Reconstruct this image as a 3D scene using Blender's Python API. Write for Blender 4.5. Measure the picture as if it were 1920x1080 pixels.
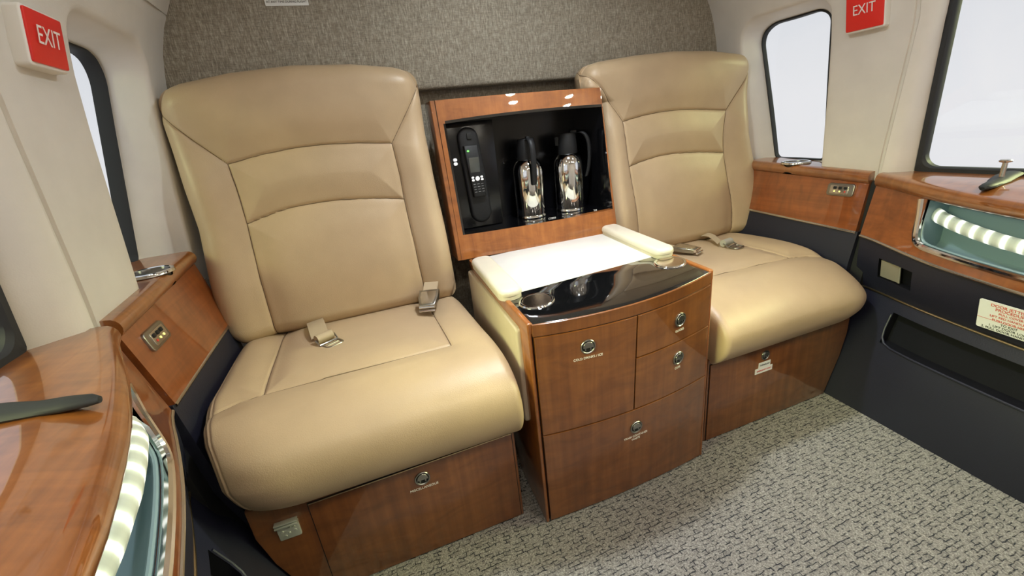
import bpy, bmesh, math, random
import numpy as np
from mathutils import Vector, Matrix

for _o in list(bpy.data.objects):
    bpy.data.objects.remove(_o)
SC = bpy.context.scene
COL = SC.collection
PI = math.pi

# ------------------------------------------------------------------ camera
cd = bpy.data.cameras.new('camera')
cam = bpy.data.objects.new('camera', cd); COL.objects.link(cam)
cd.sensor_width = 36.0; cd.lens = 798.94 / 1920 * 36.0; cd.clip_start = 0.02
cam.location = (-0.5248, -0.7648, 0.9327)
cam.rotation_euler = tuple(math.radians(a) for a in (69.7108, 5.9367, -20.6235))
SC.camera = cam

# ------------------------------------------------------------------ world, exposure
SC.view_settings.view_transform = 'Standard'
SC.view_settings.look = 'None'
SC.view_settings.exposure = 0.0
SC.view_settings.gamma = 1.0
SC.view_settings.use_curve_mapping = False
SC.cycles.caustics_reflective = False
SC.cycles.caustics_refractive = False
SC.cycles.max_bounces = 8
SC.cycles.sample_clamp_indirect = 4.0

w = bpy.data.worlds.new('overcast_sky'); SC.world = w; w.use_nodes = True
nt = w.node_tree; nt.nodes.clear()
_tc = nt.nodes.new('ShaderNodeTexCoord'); _sx = nt.nodes.new('ShaderNodeSeparateXYZ')
_rp = nt.nodes.new('ShaderNodeValToRGB'); _bg = nt.nodes.new('ShaderNodeBackground'); _ow = nt.nodes.new('ShaderNodeOutputWorld')
nt.links.new(_tc.outputs['Generated'], _sx.inputs[0]); nt.links.new(_sx.outputs['Z'], _rp.inputs[0])
_rp.color_ramp.elements[0].position = 0.0; _rp.color_ramp.elements[0].color = (0.83, 0.84, 0.87, 1)
_rp.color_ramp.elements[1].position = 0.30; _rp.color_ramp.elements[1].color = (0.66, 0.71, 0.76, 1)
_e = _rp.color_ramp.elements.new(0.12); _e.color = (0.77, 0.79, 0.83, 1)
nt.links.new(_rp.outputs[0], _bg.inputs[0]); nt.links.new(_bg.outputs[0], _ow.inputs[0])
_bg.inputs[1].default_value = 1.0


def area(name, loc, target, sx, sy, power, col):
    ld = bpy.data.lights.new(name, 'AREA'); ld.shape = 'RECTANGLE'; ld.size = sx; ld.size_y = sy
    ld.energy = power; ld.color = col; ld.spread = math.radians(45)
    o = bpy.data.objects.new(name, ld); COL.objects.link(o); o.location = loc
    o.rotation_euler = (Vector(target) - Vector(loc)).to_track_quat('-Z', 'Y').to_euler()
    return o


# hangar floodlights outside the door windows (sodium-green tint), shining in through the panes
area('hangar_light', (2.6, -0.75, 1.75), (-0.62, -0.02, 0.38), 1.0, 0.8, 8.5, (0.92, 1.0, 0.46))
area('hangar_light', (-2.6, -0.75, 1.75), (0.66, -0.02, 0.38), 1.0, 0.8, 8.5, (0.92, 1.0, 0.46))

# ------------------------------------------------------------------ materials
MATS = {}


def mat(name, color=(0.8, 0.8, 0.8), rough=0.5, metal=0.0, spec=0.5, coat=0.0, emit=None, estr=0.0):
    m = bpy.data.materials.new(name); m.use_nodes = True
    b = m.node_tree.nodes['Principled BSDF']
    b.inputs['Base Color'].default_value = (*color, 1); b.inputs['Roughness'].default_value = rough
    b.inputs['Metallic'].default_value = metal; b.inputs['Specular IOR Level'].default_value = spec
    b.inputs['Coat Weight'].default_value = coat; b.inputs['Coat Roughness'].default_value = 0.03
    if emit:
        b.inputs['Emission Color'].default_value = (*emit, 1); b.inputs['Emission Strength'].default_value = estr
    MATS[name] = m
    return m, m.node_tree, b


def N(t, kind, **kw):
    n = t.nodes.new(kind)
    for k, v in kw.items():
        if k in n.inputs.keys():
            n.inputs[k].default_value = v
        else:
            setattr(n, k, v)
    return n


def ramp(t, fac, stops):
    r = N(t, 'ShaderNodeValToRGB')
    el = r.color_ramp.elements
    el[0].position, el[0].color = stops[0][0], (*stops[0][1], 1)
    el[1].position, el[1].color = stops[-1][0], (*stops[-1][1], 1)
    for p, c in stops[1:-1]:
        e = el.new(p); e.color = (*c, 1)
    t.links.new(fac, r.inputs[0])
    return r.outputs[0]


def coords(t, scale=(1, 1, 1), rot=(0, 0, 0)):
    tc = N(t, 'ShaderNodeTexCoord'); mp = N(t, 'ShaderNodeMapping')
    mp.inputs['Scale'].default_value = scale; mp.inputs['Rotation'].default_value = rot
    t.links.new(tc.outputs['Object'], mp.inputs[0])
    return mp.outputs[0]


def bump(t, b, height, strength, dist=0.002):
    bp = N(t, 'ShaderNodeBump', Strength=strength, Distance=dist)
    t.links.new(height, bp.inputs['Height']); t.links.new(bp.outputs[0], b.inputs['Normal'])


def mixc(t, a, b_, fac, mode='MIX'):
    m = N(t, 'ShaderNodeMix', data_type='RGBA', blend_type=mode)
    for s, v in ((0, fac), (6, a), (7, b_)):
        if hasattr(v, 'links'):
            t.links.new(v, m.inputs[s])
        else:
            m.inputs[s].default_value = v if s == 0 else (*v, 1)
    return m.outputs[2]


def leather(name, c, rough=0.42, grain=0.25):
    m, t, b = mat(name, c, rough)
    co = coords(t)
    v = N(t, 'ShaderNodeTexVoronoi', Scale=420.0); t.links.new(co, v.inputs['Vector'])
    n = N(t, 'ShaderNodeTexNoise', Scale=9.0, Detail=4.0); t.links.new(co, n.inputs['Vector'])
    t.links.new(ramp(t, n.outputs[0], [(0.3, tuple(x * 0.94 for x in c)), (0.7, tuple(min(1, x * 1.05) for x in c))]), b.inputs['Base Color'])
    bump(t, b, v.outputs[0], grain, 0.0006)
    return m


leather('leather', (0.462, 0.338, 0.210), 0.42)
leather('seam_thread', (0.17, 0.115, 0.065), 0.7, 0.1)
leather('leather_pale', (0.56, 0.47, 0.36), 0.42)
leather('leather_white', (0.66, 0.645, 0.62), 0.5, 0.35)
leather('leather_cream', (0.60, 0.54, 0.46), 0.45, 0.3)
leather('navy', (0.0105, 0.011, 0.023), 0.5, 0.3)
leather('navy_shaded', (0.006, 0.006, 0.009), 0.7, 0.1)  # shaded copy of navy: darkness inside the recesses put into the colour
MATS['navy_shaded'].node_tree.nodes['Principled BSDF'].inputs['Specular IOR Level'].default_value = 0.15
leather('liner', (0.70, 0.66, 0.60), 0.6, 0.12)


def wood(name, scale, rot=(0, 0, 0), light=1.0):
    """lacquered figured anegre: fine grain along local Z of the mapping, cross-grain flame figure"""
    m, t, b = mat(name, (0.3, 0.1, 0.03), 0.35, coat=1.0)
    b.inputs['Coat IOR'].default_value = 2.2 if 'ledge' in name else 1.6 if 'side' in name else 1.5; b.inputs['Coat Roughness'].default_value = 0.02
    co = coords(t, scale, rot)
    n1 = N(t, 'ShaderNodeTexNoise', Scale=1.0, Detail=6.0, Roughness=0.62, Distortion=0.25)
    mp = N(t, 'ShaderNodeMapping'); mp.inputs['Scale'].default_value = (46, 46, 1.6); t.links.new(co, mp.inputs[0])
    t.links.new(mp.outputs[0], n1.inputs['Vector'])
    n2 = N(t, 'ShaderNodeTexNoise', Scale=1.0, Detail=3.0, Roughness=0.55, Distortion=1.1)
    mp2 = N(t, 'ShaderNodeMapping'); mp2.inputs['Scale'].default_value = (9, 9, 26); mp2.inputs['Rotation'].default_value = (0.5, 0.6, 0)
    t.links.new(co, mp2.inputs[0]); t.links.new(mp2.outputs[0], n2.inputs['Vector'])
    L = light; k = 1.0 if 'ledge' in name else 0.8 if rot[0] else 1.0
    grain = ramp(t, n1.outputs[0], [(0.25, (0.160 * L, 0.047 * L * k, 0.009 * L * k)), (0.5, (0.225 * L, 0.072 * L * k, 0.015 * L * k)), (0.78, (0.300 * L, 0.105 * L * k, 0.025 * L * k))])
    fig = ramp(t, n2.outputs[0], [(0.33, (0.80, 0.77, 0.74)), (0.52, (1.0, 1.0, 1.0)), (0.7, (1.13, 1.15, 1.16))])
    t.links.new(mixc(t, grain, fig, 1.0, 'MULTIPLY'), b.inputs['Base Color'])
    return m


wood('wood', (1, 1, 1), (0, 0, 0), 0.78)  # darker copy for the low fronts, their shade put into the colour
wood('wood_side', (1, 1, 1), (PI / 2, 0, 0))      # grain along the cabin length
wood('wood_ledge', (1, 1, 1), (PI / 2, 0, 0), 1.2)
wood('wood_edge', (1, 1, 1), (0, 0, 0), 1.2)
wood('wood_frame_lit', (1, 1, 1), (0, 0, 0), 1.35)  # lighter copy of the wood: lamp light on the alcove put into the colour
mat('black_gloss', (0.004, 0.004, 0.005), 0.06, coat=1.0)
mat('black_plastic', (0.012, 0.012, 0.013), 0.5, spec=0.25)
mat('black_satin', (0.004, 0.004, 0.005), 0.22, spec=0.35)
mat('gap_black', (0.004, 0.004, 0.004), 0.7)
mat('rubber', (0.028, 0.029, 0.031), 0.6, spec=0.3)
mat('chrome', (0.83, 0.83, 0.83), 0.07, 1.0)
mat('steel', (0.62, 0.60, 0.56), 0.22, 1.0)
mat('nickel', (0.36, 0.35, 0.32), 0.28, 1.0)
mat('keeper', (0.62, 0.64, 0.56), 0.38, 0.7)  # pale greenish reflection put into the base colour, so less metallic
mat('cup_metal', (0.70, 0.57, 0.48), 0.17, 1.0)
mat('lever_metal', (0.42, 0.39, 0.32), 0.4, 0.55)
mat('cup_dark', (0.035, 0.028, 0.022), 0.35, 0.3)
mat('brass', (0.55, 0.45, 0.28), 0.3, 1.0)
mat('white_plastic', (0.78, 0.76, 0.71), 0.4)
mat('placard_white', (0.80, 0.80, 0.78), 0.5)
mat('print_white', (0.85, 0.80, 0.76), 0.5)
mat('print_red', (0.60, 0.05, 0.03), 0.5)
mat('print_black', (0.02, 0.02, 0.02), 0.5)
mat('sign_red', (0.62, 0.022, 0.015), 0.35, emit=(0.62, 0.022, 0.015), estr=0.12)
mat('button_white', (0.8, 0.8, 0.8), 0.4, emit=(1, 1, 1), estr=0.35)
mat('key_grey', (0.28, 0.28, 0.29), 0.5)
mat('green_led', (0.1, 0.8, 0.1), 0.4, emit=(0.15, 1.0, 0.1), estr=2.5)
mat('yellow_led', (0.8, 0.7, 0.2), 0.4, emit=(0.9, 0.95, 0.35), estr=0.8)
mat('screen', (0.05, 0.055, 0.05), 0.08, coat=1.0)
mat('recess_blue', (0.24, 0.34, 0.385), 0.35)
mat('lamp_glow', (1, 1, 1), 0.4, emit=(1.0, 0.925, 0.78), estr=270.0)
mat('lamp_seat', (1, 1, 1), 0.4, emit=(0.95, 0.97, 0.92), estr=70.0)
mat('lamp_console', (1, 1, 1), 0.4, emit=(0.88, 0.96, 1.0), estr=600.0)
mat('belt_webbing', (0.40, 0.31, 0.20), 0.7)

# window glass: clear with a little reflection
m, t, b = mat('glass')
t.nodes.remove(b)
_tr = N(t, 'ShaderNodeBsdfTransparent'); _gl = N(t, 'ShaderNodeBsdfGlossy', Roughness=0.02)
_mx = N(t, 'ShaderNodeMixShader'); _mx.inputs[0].default_value = 0.035; t.links.new(_tr.outputs[0], _mx.inputs[1]); t.links.new(_gl.outputs[0], _mx.inputs[2])
t.links.new(_mx.outputs[0], t.nodes['Material Output'].inputs[0])

# bulkhead tweed
m, t, b = mat('tweed', (0.25, 0.21, 0.17), 0.9, spec=0.15)
co = coords(t)
def _str(sc):
    mp = N(t, 'ShaderNodeMapping'); mp.inputs['Scale'].default_value = sc; t.links.new(co, mp.inputs[0])
    n = N(t, 'ShaderNodeTexNoise', Scale=1.0, Detail=3.0, Roughness=0.7); t.links.new(mp.outputs[0], n.inputs['Vector'])
    return n.outputs[0]
va = _str((330, 330, 55)); vb = _str((70, 70, 420))
c1 = ramp(t, va, [(0.30, (0.215, 0.187, 0.147)), (0.5, (0.315, 0.278, 0.222)), (0.70, (0.48, 0.437, 0.36))])
c2 = ramp(t, vb, [(0.3, (0.72, 0.72, 0.72)), (0.7, (1.2, 1.2, 1.2))])
t.links.new(mixc(t, c1, c2, 1.0, 'MULTIPLY'), b.inputs['Base Color'])
bump(t, b, va, 0.35, 0.001)

# loop-pile carpet: staggered rows of loops with dark joints
m, t, b = mat('carpet', (0.3, 0.29, 0.26), 0.95, spec=0.1)
co = coords(t)
nz = N(t, 'ShaderNodeTexNoise', Scale=70.0, Detail=2.0); t.links.new(co, nz.inputs['Vector'])
mp = N(t, 'ShaderNodeMix', data_type='RGBA', blend_type='LINEAR_LIGHT'); mp.inputs[0].default_value = 0.0046
t.links.new(co, mp.inputs[6]); t.links.new(nz.outputs['Color'], mp.inputs[7])
br = N(t, 'ShaderNodeTexBrick', Scale=1.0); br.offset = 0.37
br.inputs['Brick Width'].default_value = 0.027; br.inputs['Row Height'].default_value = 0.0100
br.inputs['Mortar Size'].default_value = 0.0012; br.inputs['Mortar Smooth'].default_value = 0.6
br.inputs['Color1'].default_value = (1, 1, 1, 1); br.inputs['Color2'].default_value = (0.78, 0.78, 0.78, 1); br.inputs['Mortar'].default_value = (0, 0, 0, 1)
t.links.new(mp.outputs[2], br.inputs['Vector'])
n2 = N(t, 'ShaderNodeTexNoise', Scale=230.0, Detail=3.0, Roughness=0.8); t.links.new(co, n2.inputs['Vector'])
n3 = N(t, 'ShaderNodeTexNoise', Scale=60.0, Detail=2.0); t.links.new(co, n3.inputs['Vector'])
yarn = ramp(t, n2.outputs[0], [(0.3, (0.13, 0.126, 0.120)), (0.5, (0.32, 0.305, 0.275)), (0.68, (0.57, 0.55, 0.505))])
mask = mixc(t, br.outputs['Color'], (1, 1, 1), ramp(t, n3.outputs[0], [(0.44, (0, 0, 0)), (0.56, (1, 1, 1))]))
t.links.new(mixc(t, (0.05, 0.055, 0.065), yarn, mask), b.inputs['Base Color'])
hh = N(t, 'ShaderNodeMath', operation='ADD'); t.links.new(mask, hh.inputs[0]); t.links.new(n2.outputs[0], hh.inputs[1])
bump(t, b, hh.outputs[0], 0.9, 0.004)

# LED rope: bright lens bands along the tube
m, t, b = mat('led_rope', (0.55, 0.58, 0.5), 0.3)
tc = N(t, 'ShaderNodeTexCoord')
wv = N(t, 'ShaderNodeTexWave', Scale=9.6, Distortion=0.0); wv.bands_direction = 'Y'
t.links.new(tc.outputs['Object'], wv.inputs['Vector'])
em = ramp(t, wv.outputs[1], [(0.10, (0.12, 0.135, 0.10)), (0.6, (0.33, 0.37, 0.28)), (0.95, (1.15, 1.15, 1.05))])
t.links.new(em, b.inputs['Emission Color']); b.inputs['Emission Strength'].default_value = 0.95


# ------------------------------------------------------------------ mesh helpers
def rrect(x0, x1, y0, y1, r, n=6, m=0):
    """rounded rectangle, counter-clockwise; r may be one radius or four (bl, br, tr, tl)"""
    rs = r if isinstance(r, (tuple, list)) else (r,) * 4
    pts = []
    for (cx, cy, a0, q) in ((x0, y0, PI, rs[0]), (x1, y0, 1.5 * PI, rs[1]), (x1, y1, 0, rs[2]), (x0, y1, 0.5 * PI, rs[3])):
        sx = 1 if cx == x0 else -1; sy = 1 if cy == y0 else -1
        for i in range(n + 1):
            a = a0 + 0.5 * PI * i / n
            pts.append((cx + sx * q + q * math.cos(a), cy + sy * q + q * math.sin(a)))
    if m:
        # m extra points along each straight edge
        out = []
        for i, p in enumerate(pts):
            out.append(p)
            if i % (n + 1) == n:
                q = pts[(i + 1) % len(pts)]
                out += [(p[0] + (q[0] - p[0]) * k / (m + 1), p[1] + (q[1] - p[1]) * k / (m + 1)) for k in range(1, m + 1)]
        pts = out
    return pts


class MB:
    def __init__(self, warp=None):
        self.v = []; self.f = []; self.m = []; self.warp = warp

    def add(self, vs, fs, m=0):
        o = len(self.v)
        self.v += [tuple(float(c) for c in p) for p in vs]
        self.f += [tuple(i + o for i in f) for f in fs]; self.m += [m] * len(fs)
        return self

    def frombm(self, bm, m=0):
        bm.verts.ensure_lookup_table(); bm.verts.index_update()
        self.add([v.co[:] for v in bm.verts], [[v.index for v in f.verts] for f in bm.faces], m); bm.free()
        return self

    def box(self, lo, hi, bev=0.0, m=0, seg=2, M=None):
        bm = bmesh.new(); bmesh.ops.create_cube(bm, size=1.0)
        for v in bm.verts:
            v.co = Vector([(lo[k] + hi[k]) / 2 + v.co[k] * (hi[k] - lo[k]) for k in range(3)])
        if bev > 0:
            bmesh.ops.bevel(bm, geom=bm.edges[:], offset=bev, segments=seg, affect='EDGES', profile=0.5)
        if M is not None:
            bmesh.ops.transform(bm, matrix=M, verts=bm.verts[:])
        return self.frombm(bm, m)

    def grid(self, P, m=0, cu=False, cv=False):
        """P[i][j] points"""
        P = np.asarray(P, float); a, b_ = P.shape[:2]
        fs = []
        for i in range(a if cu else a - 1):
            for j in range(b_ if cv else b_ - 1):
                i2, j2 = (i + 1) % a, (j + 1) % b_
                fs.append((i * b_ + j, i2 * b_ + j, i2 * b_ + j2, i * b_ + j2))
        return self.add(P.reshape(-1, 3), fs, m)

    def sweep(self, loops, m=0, caps=True):
        """closed loops (equal counts) joined along a path, capped at both ends"""
        n = len(loops[0]); o = len(self.v)
        self.grid(loops, m, cv=True)
        if caps:
            self.f.append(tuple(o + i for i in range(n))); self.m.append(m)
            k = o + n * (len(loops) - 1)
            self.f.append(tuple(k + n - 1 - i for i in range(n))); self.m.append(m)
        return self

    def prism(self, poly, fn, d0, d1, bev=0.0, m=0, seg=3):
        """poly in 2-D, fn(u,v,d)->xyz, extruded d0..d1, front rim (d1) rounded by bev"""
        cx = sum(p[0] for p in poly) / len(poly); cy = sum(p[1] for p in poly) / len(poly)
        A = np.array(poly, float)
        nx = np.roll(A, -1, 0) - np.roll(A, 1, 0)
        nn = np.stack([nx[:, 1], -nx[:, 0]], 1); nn /= np.maximum(1e-9, np.linalg.norm(nn, axis=1))[:, None]
        if np.sum(nn * (A - [cx, cy])) < 0: nn = -nn
        loops = [[fn(u, v, d0) for u, v in A]]
        if bev > 0:
            for k in range(seg + 1):
                a = 0.5 * PI * k / seg; ins = bev * (1 - math.cos(a))
                loops.append([fn(u, v, d1 - math.copysign(bev, d1 - d0) * (1 - math.sin(a))) for u, v in A - nn * ins])
        else:
            loops.append([fn(u, v, d1) for u, v in A])
        return self.sweep(loops, m)

    def tube(self, path, r, n=10, m=0, closed=False, caps=True):
        P = [Vector(p) for p in path]; k = len(P); loops = []
        rs = r if isinstance(r, (list, tuple)) else [r] * k
        up = None
        for i in range(k):
            if closed: d = P[(i + 1) % k] - P[i - 1]
            else: d = P[min(i + 1, k - 1)] - P[max(i - 1, 0)]
            d.normalize()
            if up is None:
                up = Vector((0, 0, 1)) if abs(d.z) < 0.9 else Vector((1, 0, 0))
            s = d.cross(up).normalized(); up = s.cross(d).normalized()
            loops.append([P[i] + rs[i] * (math.cos(2 * PI * j / n) * s + math.sin(2 * PI * j / n) * up) for j in range(n)])
        if closed:
            return self.grid(loops, m, cu=True, cv=True)
        return self.sweep(loops, m, caps)

    def lathe(self, prof, c=(0, 0, 0), M=None, n=40, m=0):
        """prof [(r, z)]; rings with r == 0 close as caps"""
        M = M or Matrix.Identity(3); c = Vector(c)
        loops = [[c + M @ Vector((r * math.cos(2 * PI * j / n), r * math.sin(2 * PI * j / n), z)) for j in range(n)] for r, z in prof]
        return self.sweep(loops, m, True)

    def build(self, name, mats, parent=None, angle=35, smooth=True):
        V = self.v
        if self.warp: V = [self.warp(p) for p in V]
        me = bpy.data.meshes.new(name); me.from_pydata(V, [], self.f); me.update()
        for x in ([mats] if isinstance(mats, str) else mats):
            me.materials.append(MATS[x])
        me.polygons.foreach_set('material_index', self.m)
        bm = bmesh.new(); bm.from_mesh(me)
        bmesh.ops.remove_doubles(bm, verts=bm.verts[:], dist=1e-6)
        bmesh.ops.recalc_face_normals(bm, faces=bm.faces[:])
        bm.to_mesh(me); bm.free()
        if smooth:
            me.polygons.foreach_set('use_smooth', [True] * len(me.polygons))
            me.set_sharp_from_angle(angle=math.radians(angle))
        o = bpy.data.objects.new(name, me); COL.objects.link(o)
        if parent is not None:
            o.parent = parent
            o.matrix_parent_inverse = Matrix.Identity(4)
            L = world_of(parent)
            me.transform(Matrix.Translation(-L))
        return o


def cut(o, cutter):
    """drill a hole: the cutter is removed again"""
    c = cutter.build('cutter', 'gap_black')
    c.matrix_world = Matrix.Identity(4)
    md = o.modifiers.new('hole', 'BOOLEAN'); md.operation = 'DIFFERENCE'; md.solver = 'EXACT'; md.object = c
    dg = bpy.context.evaluated_depsgraph_get(); dg.update()
    me = bpy.data.meshes.new_from_object(o.evaluated_get(dg))
    o.modifiers.clear(); old = o.data; o.data = me; bpy.data.meshes.remove(old); me.name = o.name
    cm = c.data; bpy.data.objects.remove(c); bpy.data.meshes.remove(cm)
    me.polygons.foreach_set('use_smooth', [True] * len(me.polygons)); me.set_sharp_from_angle(angle=math.radians(30))


def world_of(o):
    L = Vector(o.location)
    while o.parent is not None:
        o = o.parent; L = L + Vector(o.location)
    return L


def thing(name, loc, label, cat, group=None):
    o = bpy.data.objects.new(name, None); COL.objects.link(o)
    o.location = loc; o.empty_display_size = 0.05
    o['label'] = label; o['category'] = cat
    if group: o['group'] = group
    return o


def tag(o, label, cat, group=None):
    o['label'] = label; o['category'] = cat
    if group: o['group'] = group
    return o


def struct(o):
    o['kind'] = 'structure'
    return o


def text(mb, body, size, origin, right, up, m=0, align='CENTER', lift=0.0004, depth=0.0004, squeeze=1.0):
    cu = bpy.data.curves.new('text', 'FONT'); cu.body = body; cu.size = 1.0
    cu.align_x = align; cu.align_y = 'CENTER'; cu.extrude = 0.5
    to = bpy.data.objects.new('text', cu); COL.objects.link(to)
    dg = bpy.context.evaluated_depsgraph_get()
    me = bpy.data.meshes.new_from_object(to.evaluated_get(dg))
    R = Vector(right).normalized(); U = Vector(up).normalized(); Nn = R.cross(U); O = Vector(origin)
    vs = [O + R * (v.co.x * size * squeeze) + U * (v.co.y * size) + Nn * (lift + depth * (v.co.z + 0.5)) for v in me.vertices]
    mb.add(vs, [list(p.vertices) for p in me.polygons], m)
    bpy.data.objects.remove(to); bpy.data.curves.remove(cu); bpy.data.meshes.remove(me)
    return mb


def interp(x, xs, ys):
    return float(np.interp(x, xs, ys))


# ------------------------------------------------------------------ cabin section
WZ = [0.0, 0.64, 0.70, 0.85, 1.0, 1.1, 1.14, 1.21, 1.27, 1.333, 1.40, 1.46, 1.51, 1.55, 1.575, 1.585]
WX = [1.0, 0.985, 0.977, 0.962, 0.948, 0.937, 0.93, 0.914, 0.892, 0.858, 0.80, 0.72, 0.60, 0.45, 0.25, 0.0]
def W(z): return interp(z, WZ, WX)
def ceil_z(x): return interp(-abs(x), [-q for q in WX], WZ)

Y_FRONT, Y_REAR = -1.75, 0.75
LAMPS = []

# floor
struct(MB().box((-0.86, Y_FRONT, -0.03), (0.86, 0.72, 0.0)).build('floor', 'carpet'))

# ceiling: the shell above z = 1.30
zs = [1.30, 1.333, 1.37, 1.40, 1.43, 1.46, 1.51, 1.55, 1.575, 1.585]
prof = [(-W(z), z) for z in zs] + [(W(z), z) for z in reversed(zs[:-1])]
loops = []
for y in (Y_FRONT, -0.6, 0.1, Y_REAR):
    loops.append([(x, y, z) for x, z in prof] + [(x * 1.04, y, z + 0.03) for x, z in reversed(prof)])
struct(MB().sweep(loops).build('ceiling', 'liner', angle=60))

# bulkhead behind the seats (rear wall) and the partition behind the camera
sec = [(1.1, 0.0), (1.1, 0.74)] + [(W(z), z) for z in (0.75, 0.85, 1.0, 1.1, 1.21, 1.27, 1.333, 1.4, 1.46, 1.51, 1.55, 1.575)]
poly = sec + [(-x, z) for x, z in reversed(sec)]
wall_rear = struct(MB().prism(poly, lambda u, v, d: (u, d, v), 0.80, 0.775).build('wall_rear', 'tweed'))
struct(MB().prism(poly, lambda u, v, d: (u, d, v), Y_FRONT - 0.03, Y_FRONT).build('wall_front', 'liner'))

# padded tweed panel on the bulkhead (rounded shoulders, ends above the console)
half = [(0.78, 1.082), (0.915, 1.082), (0.932, 1.11), (0.936, 1.15), (0.926, 1.215), (0.905, 1.275), (0.872, 1.335), (0.82, 1.39), (0.74, 1.44), (0.62, 1.48), (0.4, 1.51), (0.2, 1.52)]
pp = half + [(-x, z) for x, z in reversed(half)]
MB().prism(pp, lambda u, v, d: (u, d, v), 0.776, 0.722, 0.012).build('padded_panel', 'tweed', wall_rear)


# ------------------------------------------------------------------ side walls with the small rear windows
def side(s):
    S = 'right' if s > 0 else 'left'
    # liner: concentric rings between the window opening and the panel outline
    def seam_y(z): return 0.108 - 0.11 * (min(z, 1.1) - 0.70) if z > 0.7 else 0.108
    n = 12
    inner = rrect(0.283, 0.606 if s > 0 else 0.614, 0.700, 1.212, (0.01, 0.01, 0.075, 0.055), n, 14)
    K = len(inner)
    cy, cz = 0.45, 0.95
    def outer_pt(p):
        dy, dz = p[0] - cy, p[1] - cz
        k = 1e9
        if dy > 0: k = min(k, (Y_REAR + 0.03 - cy) / dy)
        if dy < 0: k = min(k, (0.075 - cy) / dy)
        if dz > 0: k = min(k, (1.31 - cz) / dz)
        if dz < 0: k = min(k, (0.62 - cz) / dz)
        return (cy + dy * k, cz + dz * k)
    rings = []
    outer = [outer_pt(p) for p in inner]
    # snap the ring's nearest points to the rectangle corners
    for c in ((0.075, 0.62), (Y_REAR + 0.03, 0.62), (Y_REAR + 0.03, 1.31), (0.075, 1.31)):
        i = min(range(K), key=lambda q: (outer[q][0] - c[0]) ** 2 + (outer[q][1] - c[1]) ** 2); outer[i] = c
    def onwall(y, z, d=0.0):
        if y < 0.12:
            y = y + (seam_y(z) - 0.075) * max(0, (0.12 - y) / 0.045)
        if z > 1.295: d += 0.005
        return (s * (W(z) + d), y, z)
    mb = MB()
    rnd = 0.012
    ins = np.array(inner); c0 = ins.mean(0)
    R = []
    # reveal: from the glass outward end to the liner face
    glass = np.array(rrect(0.335, 0.552 if s > 0 else 0.568, 0.716, 1.198, (0.02, 0.02, 0.07, 0.045), n, 14))
    glass[:, 0] += 0.15 * (glass[:, 1] - 0.84) * np.clip((glass[:, 0] - 0.335) / 0.2, 0, 1)
    GX = 1.045
    def gx(z): return 1.070 - 0.130 * max(0, z - 0.72)
    R.append([(s * gx(z), y, z) for y, z in glass])
    for k, (fr, dd) in enumerate(((0.5, None), (1.0, None))):
        pass
    for q in (0.25, 0.5, 0.75):
        R.append([(s * ((1 - q) * gx(g[1]) + q * (W(p[1]) + rnd)), (1 - q) * g[0] + q * p[0], (1 - q) * g[1] + q * p[1]) for g, p in zip(glass, ins)])
    for k in range(5):
        a = 0.5 * PI * k / 4
        grow = rnd * (1 - math.cos(a)); dep = rnd * (1 - math.sin(a))
        row = []
        for p in ins:
            d = p - c0; d = d / np.linalg.norm(d); q = p + d * grow
            row.append((s * (W(q[1]) + dep), q[0], q[1]))
        R.append(row)
    for k in range(1, 9):
        f_ = k / 8
        row = []
        for p, o in zip(ins, outer):
            d = p - c0; d = d / np.linalg.norm(d); q0 = p + d * rnd
            y, z = q0[0] * (1 - f_) + o[0] * f_, q0[1] * (1 - f_) + o[1] * f_
            row.append(onwall(y, z))
        R.append(row)
    # turn the seam edge outward so the panel has a visible thickness
    R.append([(p[0] + s * 0.02, p[1], p[2]) for p in R[-1]])
    wall = struct(mb.grid(R, cv=True).build('wall_' + S, 'liner', angle=50))
    # dark backing strip in the joint between the wall liner and the door
    mb = MB()
    lp = []
    for z in (0.60, 0.7, 0.85, 1.0, 1.1, 1.2, 1.3):
        y = seam_y(z); x = W(z) + 0.006
        lp.append([(s * x, y - 0.012, z), (s * x, y + 0.02, z), (s * (x + 0.01), y + 0.02, z), (s * (x + 0.01), y - 0.012, z)])
    mb.sweep(lp).build('joint_seal', 'liner', wall)
    # window seal and pane
    SD = 0.015 if s > 0 else 0.030
    win = thing('window_2' if s > 0 else 'window_1', (s * 1.06, 0.47, 0.95), '', '')
    del win['label'], win['category']; struct(win)
    loops = []
    prof = [(0.0, 0.0), (-0.006, -0.002), (-0.008, 0.003), (-0.008, SD), (0.012, SD)]
    for off, dx in prof:
        row = []
        for i, (y, z) in enumerate(glass):
            d = np.array([y - 0.472, (z - 0.95) * 0.45]); d /= np.linalg.norm(d)
            row.append((s * (gx(z) + dx), y + d[0] * off, z + d[1] * off))
        loops.append(row)
    MB().grid(loops, cv=True).build('window_seal', 'rubber', win)
    MB().prism([tuple(q) for q in glass], lambda u, v, d: (s * (gx(v) + d), u, v), SD - 0.006, SD - 0.003).build('window_pane', 'glass', win)
    return wall


wall_left = side(-1); wall_right = side(1)


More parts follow.
